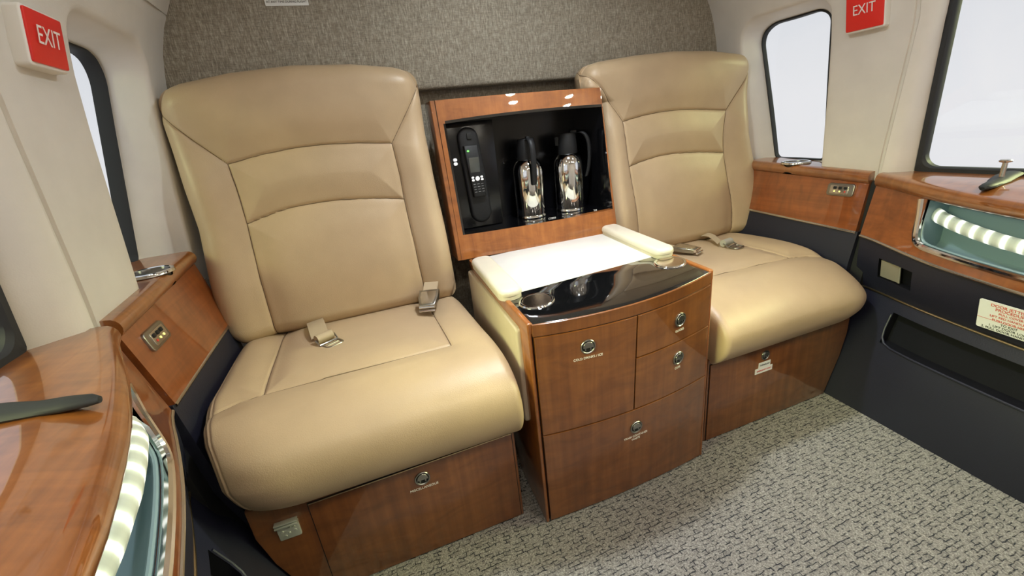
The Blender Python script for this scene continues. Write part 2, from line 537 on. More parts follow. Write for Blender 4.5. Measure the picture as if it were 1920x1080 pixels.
# ------------------------------------------------------------------ fixed side ledges beside the seats
def side_ledge(s):
    S = 'right' if s > 0 else 'left'
    def lz(y): return 0.70 + 0.055 * (y - 0.09)
    def ex(y): return 0.95
    fb = (lambda y: (0.935, 0.517 + 0.055 * (y - 0.1))) if s > 0 else (lambda y: (0.925, 0.515 - 0.005 * (y - 0.1)))
    ys = [0.113, 0.2, 0.3, 0.4, 0.5, 0.556]
    t_ = thing('side_ledge', (s * 0.99, 0.45, lz(0.45)),
               ('glossy wooden ledge with cup holder under the right rear window beside the far seat' if s > 0 else
                'glossy wooden ledge with cup holder under the left rear window beside the near seat'), 'ledge', None)
    r = 0.019
    def sect(y):
        x, z = ex(y), lz(y)
        pts = [(1.10, z), (x + r, z)]
        for k in range(1, 9):
            a = PI / 2 + PI * k / 8
            pts.append((x + r + r * math.cos(a), z - r + r * math.sin(a)))
        pts += [(1.10, z - 2 * r)]
        return [(s * px, y, pz) for px, pz in pts]
    # the ledge top, pierced by the cup holder: build as a solid, cup sits in a shallow chrome ring
    lt = MB().sweep([sect(y) for y in ys]).build('ledge_top', 'wood_ledge', t_, angle=50)
    # fascia
    def fs(y):
        (bx, bz) = fb(y); tx, tz = ex(y) + 0.010, lz(y) - 2 * r + 0.002
        return [(s * tx, y, tz), (s * bx, y, bz), (s * (bx + 0.02), y, bz), (s * (tx + 0.02), y, tz)]
    MB().sweep([fs(y) for y in ys]).build('fascia', 'wood_side', t_)
    MB().tube([(s * (fb(y)[0] + 0.002), y, fb(y)[1] - 0.002) for y in ys], 0.0045).build('trim_strip', 'steel', t_)
    # cup holder
    c = (s * 0.992, 0.385, lz(0.385))
    M = Matrix(((1, 0, 0), (0, 1, 0.055), (0, 0, 1)))
    cut(lt, MB().lathe([(0, 0.05), (0.040, 0.05), (0.040, -0.1), (0, -0.1)], c, M))
    ch = MB().lathe([(0.0385, 0.0), (0.0385, 0.005), (0.042, 0.0065), (0.046, 0.005), (0.0475, 0.0005), (0.0475, -0.001), (0.0385, -0.001)], c, M).build('cup_holder', 'chrome', t_)
    MB().lathe([(0.0385, 0.002), (0.037, 0.002), (0.0365, -0.030), (0, -0.031), (0, -0.033), (0.0375, -0.033)], c, M).build('cup_well', 'cup_dark', ch)
    # seat control panel
    y0, y1 = (0.148, 0.232) if s > 0 else (0.160, 0.246)
    zc = 0.642 if s > 0 else 0.628
    bx, bz = fb(0.19)
    def fx(z, d): return s * (bx + (0.96 - bx) * (z - bz) / (0.665 - bz) - d)
    cp = MB().prism(rrect(y0, y1, zc - 0.0195, zc + 0.0195, 0.009), lambda u, v, d: (fx(v, d), u, v), 0.0, 0.006, 0.002).build('control_panel', 'nickel', t_)
    MB().prism(rrect(y0 + 0.016, y1 - 0.010, zc - 0.0135, zc + 0.0135, 0.004), lambda u, v, d: (fx(v, d), u, v), 0.0055, 0.0075, 0.0008).build('inset', 'steel', cp)
    for i in range(3):
        yy = y1 - 0.026 - 0.0165 * i
        b_ = MB()
        b_.box((-0.0055, -0.0012, 0.002), (0.0055, 0.0012, 0.008), 0.001)
        b_ = MB().prism(rrect(yy - 0.005, yy + 0.005, zc + 0.002, zc + 0.010, 0.002), lambda u, v, d: (fx(v, d), u, v), 0.007, 0.0092, 0.0006)
        b_.build('button', 'black_plastic', cp)
        MB().prism(rrect(yy - 0.0026, yy + 0.0026, zc - 0.0075, zc - 0.0025, 0.002), lambda u, v, d: (fx(v, d), u, v), 0.007, 0.0086, 0.0006).build('indicator', 'yellow_led' if i < 2 else 'print_red', cp)
    # black joint against the door
    # lower navy trim panel of the fixed wall
    def low(y):
        bx_, bz_ = fb(y)
        pts = [(bx_ + 0.004, bz_), (0.918, 0.42), (0.905, 0.30), (0.87, 0.15), (0.845, 0.0)]
        return [(s * a, y, z) for a, z in pts] + [(s * (a + 0.02), y, z) for a, z in reversed(pts)]
    W_ = wall_right if s > 0 else wall_left
    MB().sweep([low(y) for y in [0.108] + ys[1:]]).build('lower_panel', 'navy', W_, angle=50)
    # the wall steps outward behind the seat back
    pts = [(1.04, 0.72), (1.035, 0.5), (1.0, 0.25), (0.93, 0.0)]
    MB().sweep([[(s * a, yy, z) for a, z in pts] + [(s * (a + 0.02), yy, z) for a, z in reversed(pts)] for yy in (0.545, 0.775)]).build('rear_panel', 'navy', W_)
    # dark filler behind the vertical joint
    mb = MB()
    pts = [(0.972, 0.672), (0.968, 0.66), (0.953, 0.515), (0.935, 0.40), (0.925, 0.30), (0.88, 0.15), (0.83, 0.0)]
    mb.sweep([[(s * a, yy, z) for a, z in pts] + [(s * (a + 0.02), yy, z) for a, z in reversed(pts)] for yy in (0.07, 0.13)])
    mb.build('joint_gap', 'gap_black', W_)


side_ledge(-1); side_ledge(1)


# ------------------------------------------------------------------ doors
EY = [0.10, -0.10, -0.23, -0.40, -0.50, -0.70, -1.0, -1.4]
EX = [0.955, 0.865, 0.818, 0.777, 0.768, 0.762, 0.765, 0.80]
EZ = [0.70, 0.684, 0.677, 0.669, 0.664, 0.66, 0.66, 0.66]
FY = [0.10, -0.05, -0.15, -0.25, -0.35, -0.5, -1.0, -1.4]
FX = [0.932, 0.876, 0.845, 0.82, 0.795, 0.785, 0.785, 0.82]
FZ = [0.516, 0.50, 0.488, 0.483, 0.478, 0.475, 0.475, 0.475]
TY = [0.10, 0.0, -0.1, -0.2, -0.32, -0.45, -1.0, -1.4]
TX = [0.955, 0.922, 0.888, 0.861, 0.837, 0.82, 0.815, 0.84]
TZ = [0.346, 0.346, 0.344, 0.343, 0.340, 0.336, 0.335, 0.335]
GY = [0.10, 0.045, -0.45, -1.4]
GXX = [0.803, 0.802, 0.765, 0.77]
def sm(y, ys, vs):
    # smooth the table a little so the bulge reads as a curve
    return sum(interp(y + d, ys[::-1], vs[::-1]) for d in (-0.05, -0.025, 0, 0.025, 0.05)) / 5
def Ef(y): return sm(y, EY, EX), sm(y, EY, EZ)
def Ff(y): return sm(y, FY, FX), sm(y, FY, FZ)
def Tf(y): return sm(y, TY, TX), sm(y, TY, TZ)
def Gf(y): return sm(y, GY, GXX), 0.0
YS = [0.092, 0.07, 0.04, 0.0, -0.03, -0.06, -0.075, -0.10, -0.13, -0.16, -0.20, -0.24, -0.28, -0.33, -0.38, -0.43, -0.48, -0.55, -0.65, -0.8, -1.0, -1.2]


def holed(fn, ys, vs, holes, s, outdep):
    """panel fn(y, v)->(x, z) with rectangular recesses (y0, y1, v0, v1, depth)"""
    mb = MB()
    ys = sorted(set(ys) | {h[k] for h in holes for k in (0, 1)}); vs = sorted(set(vs) | {h[k] for h in holes for k in (2, 3)})
    P = lambda y, v, d=0: (s * (fn(y, v)[0] + d), y, fn(y, v)[1])
    for a, b_ in zip(ys, ys[1:]):
        for c, d in zip(vs, vs[1:]):
            h = next((h for h in holes if h[0] - 1e-9 <= a and b_ <= h[1] + 1e-9 and h[2] - 1e-9 <= c and d <= h[3] + 1e-9), None)
            q = h[4] if h else 0
            mb.add([P(a, c, q), P(b_, c, q), P(b_, d, q), P(a, d, q)], [(0, 1, 2, 3)], 1 if h else 0)
            if h:
                if abs(a - h[0]) < 1e-9: mb.add([P(a, c), P(a, d), P(a, d, q), P(a, c, q)], [(0, 1, 2, 3)], 1)
                if abs(b_ - h[1]) < 1e-9: mb.add([P(b_, c), P(b_, d), P(b_, d, q), P(b_, c, q)], [(0, 1, 2, 3)], 1)
                if abs(c - h[2]) < 1e-9: mb.add([P(a, c), P(b_, c), P(b_, c, q), P(a, c, q)], [(0, 1, 2, 3)], 1)
                if abs(d - h[3]) < 1e-9: mb.add([P(a, d), P(b_, d), P(b_, d, q), P(a, d, q)], [(0, 1, 2, 3)], 1)
    # outer skin and rim so the panel is solid
    o = outdep
    for a, b_ in zip(ys, ys[1:]):
        for v in (vs[0], vs[-1]):
            mb.add([P(a, v), P(b_, v), P(b_, v, o), P(a, v, o)], [(0, 1, 2, 3)])
        for c, d in zip(vs, vs[1:]):
            mb.add([P(a, c, o), P(b_, c, o), P(b_, d, o), P(a, d, o)], [(0, 1, 2, 3)])
    for y in (ys[0], ys[-1]):
        for c, d in zip(vs, vs[1:]):
            mb.add([P(y, c), P(y, d), P(y, d, o), P(y, c, o)], [(0, 1, 2, 3)])
    return mb


def door(s):
    S = 'right' if s > 0 else 'left'
    d = struct(thing('door_2' if s > 0 else 'door_1', (s * 0.95, -0.45, 0.0), '', ''))
    del d['label'], d['category']
    # cream post and upper frame around the door window
    def Dx(z): return 1.045 - 0.113 * (z - 0.70)
    def seam_y(z): return 0.104 - 0.11 * (max(0.70, min(z, 1.1)) - 0.70)
    zz = [0.66, 0.70, 0.78, 0.86, 0.94, 1.02, 1.10, 1.18, 1.25, 1.31]
    def yg(z): return 0.050 - 0.05 * (z - 0.70)
    loops = []
    for z in zz:
        w0, y0 = W(z) + 0.003, seam_y(z)
        x1, y1 = Dx(z), yg(z) - 0.005
        loops.append([(s * (w0 + 0.03), y0 + 0.001, z), (s * (w0 + 0.006), y0, z), (s * w0, y0 - 0.006, z), (s * (w0 + 0.004), y0 - 0.022, z),
                      (s * (0.6 * w0 + 0.4 * x1), y0 - 0.034, z), (s * x1, y1, z), (s * (x1 + 0.03), y1, z)])
    MB().sweep(loops).build('door_post', 'liner', d, angle=50)
    # forward post and header, out of the photograph's frame but closing the door
    MB().box((min(s * 0.93, s * 1.05), -1.75, 0.60), (max(s * 0.93, s * 1.05), -1.02, 1.31), 0.01).build('forward_post', 'liner', d)
    hp = [(W(1.24) + 0.004, 1.24), (W(1.31), 1.31), (W(1.31) + 0.05, 1.32), (W(1.24) + 0.08, 1.24)]
    MB().sweep([[(s * a, y, z) for a, z in hp] for y in (-1.03, 0.05)]).build('header', 'liner', d)
    # seal and pane
    n = 8
    gl = rrect(-1.0, 0.048, 0.690, 1.25, 0.05, n, 14)
    cy, cz = -0.476, 0.97
    def slant(y, z): return y + (yg(z) - 0.048 if y > -0.3 else 0)
    loops = []
    for off, dx in ((0.0, 0.0), (-0.004, -0.006), (-0.016, -0.006), (-0.020, 0.0), (-0.020, 0.018), (0.0, 0.018)):
        row = []
        for (y, z), (y2, z2) in zip(gl, rrect(-1.0 - off, 0.048 + off, 0.690 - off, 1.25 + off, 0.006 - 1.5 * off, n, 14)):
            row.append((s * (Dx(z2) + dx), slant(y2, z2), z2))
        loops.append(row)
    MB().grid(loops, cv=True).build('window_seal', 'rubber', d)
    pane = rrect(-0.990, 0.038, 0.700, 1.24, 0.04, n, 14)
    MB().prism(pane, lambda u, v, q: (s * (Dx(v) + q), slant(u, v), v), 0.012, 0.016).build('window_pane', 'glass', d)
    # navy panels
    up = lambda y, v: (Ff(y)[0] * (1 - v) + Tf(y)[0] * v + 0.004 - 0.008 * math.sin(PI * v), Ff(y)[1] * (1 - v) + Tf(y)[1] * v)
    mb = holed(up, YS, [0, 0.15, 0.3, 0.45, 0.6, 0.75, 0.9, 1], [(-0.088, 0.018, 0.30, 0.68, 0.028)], s, 0.04)
    mb.build('upper_panel', ['navy', 'navy_shaded'], d, angle=40)
    lo = lambda y, v: (Tf(y)[0] * (1 - v) + Gf(y)[0] * v + 0.004 - 0.022 * math.sin(PI * v) * min(1, max(0, (0.1 - y) / 0.25)), Tf(y)[1] * (1 - v))
    mb = holed(lo, YS, [0, 0.06, 0.2, 0.3, 0.4, 0.5, 0.6, 0.7, 0.8, 0.9, 1], [(-1.1, -0.055, 0.10, 0.36, 0.035)], s, 0.07)
    mb.build('pocket_panel', ['navy', 'navy_shaded'], d, angle=40)
    # rounded lip along the pocket's lower edge
    pth = []
    for v, y in ((0.12, -0.052), (0.24, -0.052), (0.31, -0.056), (0.35, -0.068), (0.365, -0.09)):
        pth.append((s * (lo(y, v)[0] - 0.001), y, lo(y, v)[1]))
    for y in YS:
        if y < -0.095: pth.append((s * (lo(y, 0.365)[0] - 0.001), y, lo(y, 0.365)[1]))
    MB().tube(pth, 0.0035, 8).build('pocket_lip', 'navy', d)
    MB().tube([(s * (Tf(y)[0] + 0.001), y, Tf(y)[1]) for y in YS], 0.0032, 8).build('trim_strip', 'brass', d)
    # release lever in its recess
    def L(y, v, q): x, z = up(y, v); return (s * (x + q), y, z)
    h = MB()
    c = [(0.012, 0.325, 0.006), (-0.046, 0.325, 0.010), (-0.046, 0.655, 0.010), (0.012, 0.655, 0.006)]
    h.sweep([[L(y, v, q + e) for y, v, q in c] for e in (0.004, -0.002)])
    h.tube([L(-0.046, 0.325, 0.009), L(-0.046, 0.655, 0.009)], 0.0028, 8)
    h.build('door_lever', 'lever_metal', d)

    # ---- wooden door ledge with its lit recess (one assembly bolted on the door)
    g = thing('door_ledge', (s * 0.86, -0.4, 0.5),
              ('wooden right door ledge with a lit recess, below the large window' if s > 0 else
               'wooden left door ledge with a lit recess, nearest the camera in the corner'), 'ledge')
    r = 0.02
    def top(y):
        x, z = Ef(y)
        pts = [(1.062, 0.696), (x + 0.075, z + 0.72 * (0.696 - z)), (x + 0.050, z + 0.42 * (0.696 - z)), (x + r * 1.3, z)]
        for k in range(1, 9):
            a = PI / 2 + PI * k / 8
            pts.append((x + r + r * math.cos(a), z - r + r * math.sin(a)))
        pts += [(1.062, 0.655)]
        return [(s * px, y, pz) for px, pz in pts]
    ys2 = YS
    MB().sweep([top(y) for y in ys2]).build('ledge_top', 'wood_ledge', g, angle=50)
    def fpt(y, z):
        ex_, ez = Ef(y); fx_, fz = Ff(y); tx, tz = ex_ + 0.012, ez - 2 * r + 0.003
        k = (z - fz) / (tz - fz)
        return fx_ + (tx - fx_) * k
    SL = 0.030
    def fas(y, z0, z1):
        a, b_ = fpt(y, z0), fpt(y, z1)
        return [(s * b_, y, z1), (s * a, y, z0), (s * (a + 0.014), y, z0), (s * (b_ + 0.014), y, z1)]
    rear = [y for y in YS if y >= -0.075]; fwd = [y for y in YS if y <= -0.075]
    mb = MB().sweep([fas(y, Ff(y)[1], Ef(y)[1] - 2 * r + 0.003) for y in rear])
    mb.sweep([fas(y, Ff(y)[1], Ff(y)[1] + SL) for y in fwd])
    mb.build('fascia', 'wood_side', g)
    MB().tube([(s * (Ff(y)[0] + 0.001), y, Ff(y)[1] - 0.002) for y in YS], 0.0045).build('trim_strip', 'steel', g)
    # recess liner
    rows = []
    for y in fwd:
        ex_, ez = Ef(y); fz = Ff(y)[1] + SL
        a = fpt(y, fz)
        pts = [(fpt(y, ez - 2 * r) + 0.004, ez - 2 * r), (ex_ + 0.115, ez - 2 * r), (ex_ + 0.122, ez - 2 * r - 0.01), (ex_ + 0.115, fz - 0.012), (ex_ + 0.10, fz - 0.022),
               (a + 0.05, fz - 0.022), (a + 0.035, fz - 0.018), (a + 0.02, fz - 0.004), (a + 0.004, fz)]
        rows.append([(s * p, y, z) for p, z in pts])
    mb = MB().grid(rows)
    mb.add(rows[0], [tuple(range(len(rows[0])))])
    mb.add([(p[0] + s * 0.004, p[1], p[2]) for p in rows[-1]], [tuple(range(len(rows[0])))])
    mb.build('recess_liner', 'recess_blue', g, angle=40)
    # chrome frame around the recess
    y0 = -0.070
    pth = [(s * (fpt(y0, Ef(y0)[1] - 2 * r) - 0.001), y0 + 0.010, Ef(y0)[1] - 2 * r)]
    zb = Ff(y0)[1] + SL
    for (yy, dz) in ((y0 + 0.004, 0.07), (y0, 0.035), (y0 - 0.002, 0.022), (y0 - 0.007, 0.010), (y0 - 0.016, 0.003), (y0 - 0.03, 0.0)):
        pth.append((s * (fpt(yy, zb + dz) - 0.001), yy, Ff(yy)[1] + SL + dz))
    for y in YS:
        if y < y0 - 0.035: pth.append((s * (fpt(y, Ff(y)[1] + SL) - 0.001), y, Ff(y)[1] + SL))
    pth = [(p[0] + s * 0.005, p[1], p[2]) for p in pth]
    MB().tube(pth, 0.0085, 10).build('recess_frame', 'chrome', g)
    # inner lip of the recess
    MB().tube([(p[0] + s * 0.012, p[1] - 0.005, p[2] + 0.005) for p in pth], 0.004, 8).build('inner_lip', 'recess_blue', g)
    # glowing rope light
    rope = [(0.952, -0.068, 0.600), (0.93, -0.095, 0.594), (0.905, -0.14, 0.586), (0.885, -0.19, 0.578), (0.868, -0.245, 0.570), (0.853, -0.31, 0.564), (0.843, -0.40, 0.560), (0.84, -0.55, 0.556), (0.84, -0.8, 0.556), (0.845, -1.15, 0.556)]
    if s < 0:
        rope = [(0.93, -0.07, 0.602), (0.893, -0.105, 0.602), (0.868, -0.15, 0.602), (0.853, -0.20, 0.599), (0.845, -0.245, 0.590), (0.842, -0.31, 0.575), (0.838, -0.40, 0.566), (0.835, -0.55, 0.56), (0.835, -0.8, 0.556), (0.84, -1.15, 0.556)]
    fine = []
    for a, b_ in zip(rope, rope[1:]):
        for k in range(4): fine.append(tuple(np.array(a) + (np.array(b_) - np.array(a)) * k / 4))
    fine.append(rope[-1])
    ro = MB().tube([(s * x, y, z) for x, y, z in fine], 0.0185 if s < 0 else 0.0165, 14).build('light_tube', 'led_rope', g)
    ro['label'] = 'glowing white LED rope light'
    # emergency window latch lying on the ledge
    la = thing('window_latch', (s * 0.95, -0.19, 0.69),
               ('black plastic window latch with an upright steel pin on the right door ledge' if s > 0 else
                'dark grey plastic window latch lying on the left door ledge'), 'latch')
    spine = [(1.03, -0.168, 0.006), (0.985, -0.172, 0.007), (0.945, -0.180, 0.008), (0.915, -0.186, 0.010), (0.885, -0.190, 0.012), (0.862, -0.192, 0.011), (0.852, -0.192, 0.008)]
    wd = [0.020, 0.022, 0.021, 0.016, 0.015, 0.012, 0.005]
    th = [0.007, 0.0075, 0.0075, 0.007, 0.007, 0.006, 0.004]
    lp = []
    for (x, y, dz), wy, tz in zip(spine, wd, th):
        k = max(0, min(1, (x - Ef(y)[0]) / 0.2)); zb = Ef(y)[1] + (0.694 - Ef(y)[1]) * k + 0.001 + tz
        if x < 0.93: zb += 0.004 * (0.93 - x) / 0.07
        lp.append([(s * x, y + wy * math.cos(2 * PI * j / 12), zb + tz * math.sin(2 * PI * j / 12)) for j in range(12)])
    MB().sweep(lp).build('handle', 'black_plastic' if s > 0 else 'rubber', la, angle=60)
    if s > 0:
        MB().lathe([(0, 0), (0.0052, 0), (0.0052, 0.034), (0.0115, 0.036), (0.0125, 0.039), (0.010, 0.0415), (0, 0.042)], (0.955, -0.178, 0.703), n=20).build('pin', 'steel', la)


door(-1); door(1)

# door instruction placard (right door, navy panel under the recess)
pl = thing('door_placard', (0.83, -0.31, 0.41), 'white rectangular placard with red and black door instructions on right door', 'placard')
_s = 1
def pp_(u, v):
    # u along the door towards the front, v upwards; lies on the navy panel
    y = -0.2555 - u
    a, b_ = Ff(y), Tf(y)
    z = 0.366 + v
    k = (a[1] - z) / (a[1] - b_[1])
    return Vector((a[0] * (1 - k) + b_[0] * k - 0.0075, y, z))
O = pp_(0, 0); RR = (pp_(0.1, 0) - O).normalized(); UU = (pp_(0, 0.07) - O).normalized(); NN = RR.cross(UU)
PW, PH = 0.125, 0.078
f = lambda u, v, d: tuple(O + RR * u + UU * v + NN * d)
MB().prism(rrect(0, PW, 0, PH, 0.004), f, 0.0, 0.002).build('plate', 'placard_white', pl)
mbt = MB()
for i, (tx, sz) in enumerate((('DOOR JETTISON', 0.0105), ('PROCEDURE', 0.0105), ('PULL COVER', 0.008), ('LIFT RED HANDLE UP', 0.008), ('PUSH DOOR HERE', 0.008))):
    text(mbt, tx, sz, O + RR * (PW * 0.5) + UU * (PH - 0.009 - 0.0095 * i) + NN * 0.002, RR, UU, 0)
mbt.box((0, 0, 0), (PW, 0.0007, 0.0004), M=Matrix(((RR.x, UU.x, NN.x, 0), (RR.y, UU.y, NN.y, 0), (RR.z, UU.z, NN.z, 0), (0, 0, 0, 1))))
for i in range(len(mbt.v) - 8, len(mbt.v)):
    mbt.v[i] = tuple(Vector(mbt.v[i]) + O + UU * 0.0285 + NN * 0.002)
for i, tx in enumerate(('TO EXIT', '1. LIFT DOOR LOCK', '2. PULL DOOR HANDLE UP')):
    text(mbt, tx, 0.0085, O + RR * (PW * 0.5) + UU * (0.0225 - 0.0085 * i) + NN * 0.002, RR, UU, 1)
mbt.build('lettering', ['print_red', 'print_black'], pl, smooth=False)


# ------------------------------------------------------------------ exit signs
def exit_sign(s):
    t_ = thing('exit_sign', (s * 0.93, 0.172, 1.145),
               ('red and white EXIT sign on the right wall pillar' if s > 0 else 'red and white EXIT sign on the left wall pillar'), 'sign')
    y0, y1, z0, z1 = 0.125, 0.222, 1.098, 1.192
    if s < 0: y0, y1, z1 = 0.122, 0.212, 1.168
    f = lambda u, v, d: (s * (W(v) - d), u, v)
    MB().prism(rrect(y0 - 0.003, y1 + 0.003, z0 - 0.005, z1 + 0.004, 0.006), f, -0.004, 0.019, 0.003).build('housing', 'white_plastic', t_)
    MB().prism(rrect(y0, y1, z0, z1, 0.003), f, 0.018, 0.022, 0.001).build('face', 'sign_red', t_)
    mb = MB()
    zc = (z0 + z1) / 2
    R = Vector((0, -s, 0)); U = Vector((-(W(zc) - W(zc + 0.04)) * s / 0.04, 0, 1)).normalized()
    text(mb, 'EXIT', 0.036, (s * (W(zc) - 0.0250), (y0 + y1) / 2, zc + 0.002), R, U, squeeze=0.80)
    mb.build('lettering', 'print_white', t_, smooth=False)


exit_sign(-1); exit_sign(1)

# small notice on the bulkhead panel
nt_ = thing('bulkhead_notice', (-0.586, 0.72, 1.355), 'small white printed notice on the tweed bulkhead above left seat', 'placard')
MB().prism(rrect(-0.641, -0.531, 1.317, 1.385, 0.002), lambda u, v, d: (u, 0.7222 - d, v), 0.0, 0.0015).build('plate', 'placard_white', nt_)
mb = MB()
for i in range(5):
    text(mb, ('PASSENGERS MUST REMAIN', 'SEATED WITH BELT FASTENED', 'WHILE SIGN IS LIT AND', 'NO SMOKING IN THE CABIN', 'AT ANY TIME DURING FLIGHT')[i], 0.0075, (-0.586, 0.7207, 1.372 - 0.0115 * i), (1, 0, 0), (0, 0, 1))
mb.build('lettering', 'print_black', nt_, smooth=False)


# ------------------------------------------------------------------ seats
def smoothstep(x, a, b_):
    t_ = np.clip((x - a) / (b_ - a), 0, 1); return t_ * t_ * (3 - 2 * t_)


def seg_dist(X, Z, pts):
    best = np.full(X.shape, 1e9)
    for (x0, z0), (x1, z1) in zip(pts, pts[1:]):
        dx, dz = x1 - x0, z1 - z0
        k = np.clip(((X - x0) * dx + (Z - z0) * dz) / (dx * dx + dz * dz), 0, 1)
        best = np.minimum(best, np.hypot(X - x0 - k * dx, Z - z0 - k * dz))
    return best


def curve(pts, n=24):
    """smooth curve through points (Catmull-Rom)"""
    P = [np.array(p, float) for p in pts]; P = [2 * P[0] - P[1]] + P + [2 * P[-1] - P[-2]]
    out = []
    for i in range(1, len(P) - 2):
        for k in range(n):
            u = k / n
            out.append(tuple(0.5 * (2 * P[i] + (P[i + 1] - P[i - 1]) * u + (2 * P[i - 1] - 5 * P[i] + 4 * P[i + 1] - P[i + 2]) * u * u + (3 * P[i] - P[i - 1] - 3 * P[i + 1] + P[i + 2]) * u ** 3)))
    out.append(tuple(P[-2]))
    return out


def dense_edges(n, e=0.16):
    """0..1 samples with more of them near the ends"""
    a = np.linspace(0, 1, n)
    return a - 0.5 * e * np.sin(2 * PI * a) / PI * 2


def backrest(s, tab):
    """tab: outlines; X is measured outward from the cabin centre line"""
    nu, nv = 230, 250
    uu, tt = np.meshgrid(dense_edges(nu), dense_edges(nv), indexing='ij')
    zt = np.interp(uu, *tab['top']); zb = np.full_like(uu, 0.437)
    # round the four corners of the outline
    def cut(d, r): return np.where(d < r, r - np.sqrt(np.maximum(0, r * r - (r - np.minimum(d, r)) ** 2)), 0)
    wid = tab['w']
    zt = zt - cut(uu * wid, 0.030) - cut((1 - uu) * wid, 0.035)
    zb = zb + cut(uu * wid, 0.035) + cut((1 - uu) * wid, 0.055)
    Z = zb + tt * (zt - zb)
    Xi = np.interp(Z, *tab['in']); Xo = np.interp(Z, *tab['out'])
    X = Xi + uu * (Xo - Xi)
    Y = 0.540 + 0.088 * (Z - 0.44)
    d_seam = np.full(X.shape, 1e9)
    for c in tab['seams']:
        d_seam = np.minimum(d_seam, seg_dist(X, Z, c))
    Y = Y - 0.012 * (1 - np.exp(-(d_seam / 0.045) ** 2)) + 0.0045 * np.exp(-(d_seam / 0.0028) ** 2) + 0.003 * np.exp(-(d_seam / 0.010) ** 2)
    # side bolsters stand a little proud, lumbar swell, head section leans forward
    mid = (Xi + Xo) / 2; hw = (Xo - Xi) / 2
    q = np.abs((X - mid) / hw)
    Y = Y - 0.014 * smoothstep(q, 0.55, 0.85) * (1 - smoothstep(Z, 0.86, 1.0))
    Y = Y - 0.012 * np.exp(-((Z - 0.60) / 0.12) ** 2)
    Y = Y - 0.010 * smoothstep(Z, 0.93, 1.06)
    R = 0.050
    a = np.clip(1 - np.minimum(X - Xi, Xo - X) / R, 0, 1); b_ = np.clip(1 - np.minimum(Z - zb, zt - Z) / R, 0, 1)
    h = np.clip(a * a + b_ * b_, 0, 1)
    Y = Y + R * (1 - np.sqrt(1 - h))
    G = np.stack([s * X, Y, Z], -1)
    thread = MB()
    for c in tab['seams']:
        pts = []
        for (x0, z0), (x1, z1) in zip(c, c[1:]):
            k = max(1, int(math.hypot(x1 - x0, z1 - z0) / 0.01))
            pts += [(x0 + (x1 - x0) * i / k, z0 + (z1 - z0) * i / k) for i in range(k)]
        pts.append(c[-1]); P = []
        for x, z in pts:
            i = np.argmin((X - x) ** 2 + (Z - z) ** 2); g = G.reshape(-1, 3)[i]
            if math.hypot(X.flat[i] - x, Z.flat[i] - z) < 0.006: P.append((s * x, g[1] - 0.0002, z))
        if len(P) > 2: thread.tube(P, 0.0013, 6)
    mb = MB(); mb.grid(G)
    loop = [(i, 0) for i in range(nu)] + [(nu - 1, j) for j in range(1, nv)] + [(i, nv - 1) for i in range(nu - 2, -1, -1)] + [(0, j) for j in range(nv - 2, 0, -1)]
    L0 = [G[i, j] for i, j in loop]
    cx, cz = s * (tab['in'][1][0] + tab['out'][1][0]) / 2, 0.78
    rows = [L0]
    for dy, sh in ((0.02, 0.998), (0.045, 0.975), (0.07, 0.94), (0.088, 0.89)):
        rows.append([(cx + (p[0] - cx) * sh, min(p[1] + dy, 0.715), cz + (p[2] - cz) * sh) for p in L0])
    mb.grid(rows, cv=True)
    o = len(mb.v); mb.add(rows[-1], [tuple(range(len(L0)))])
    return mb, thread


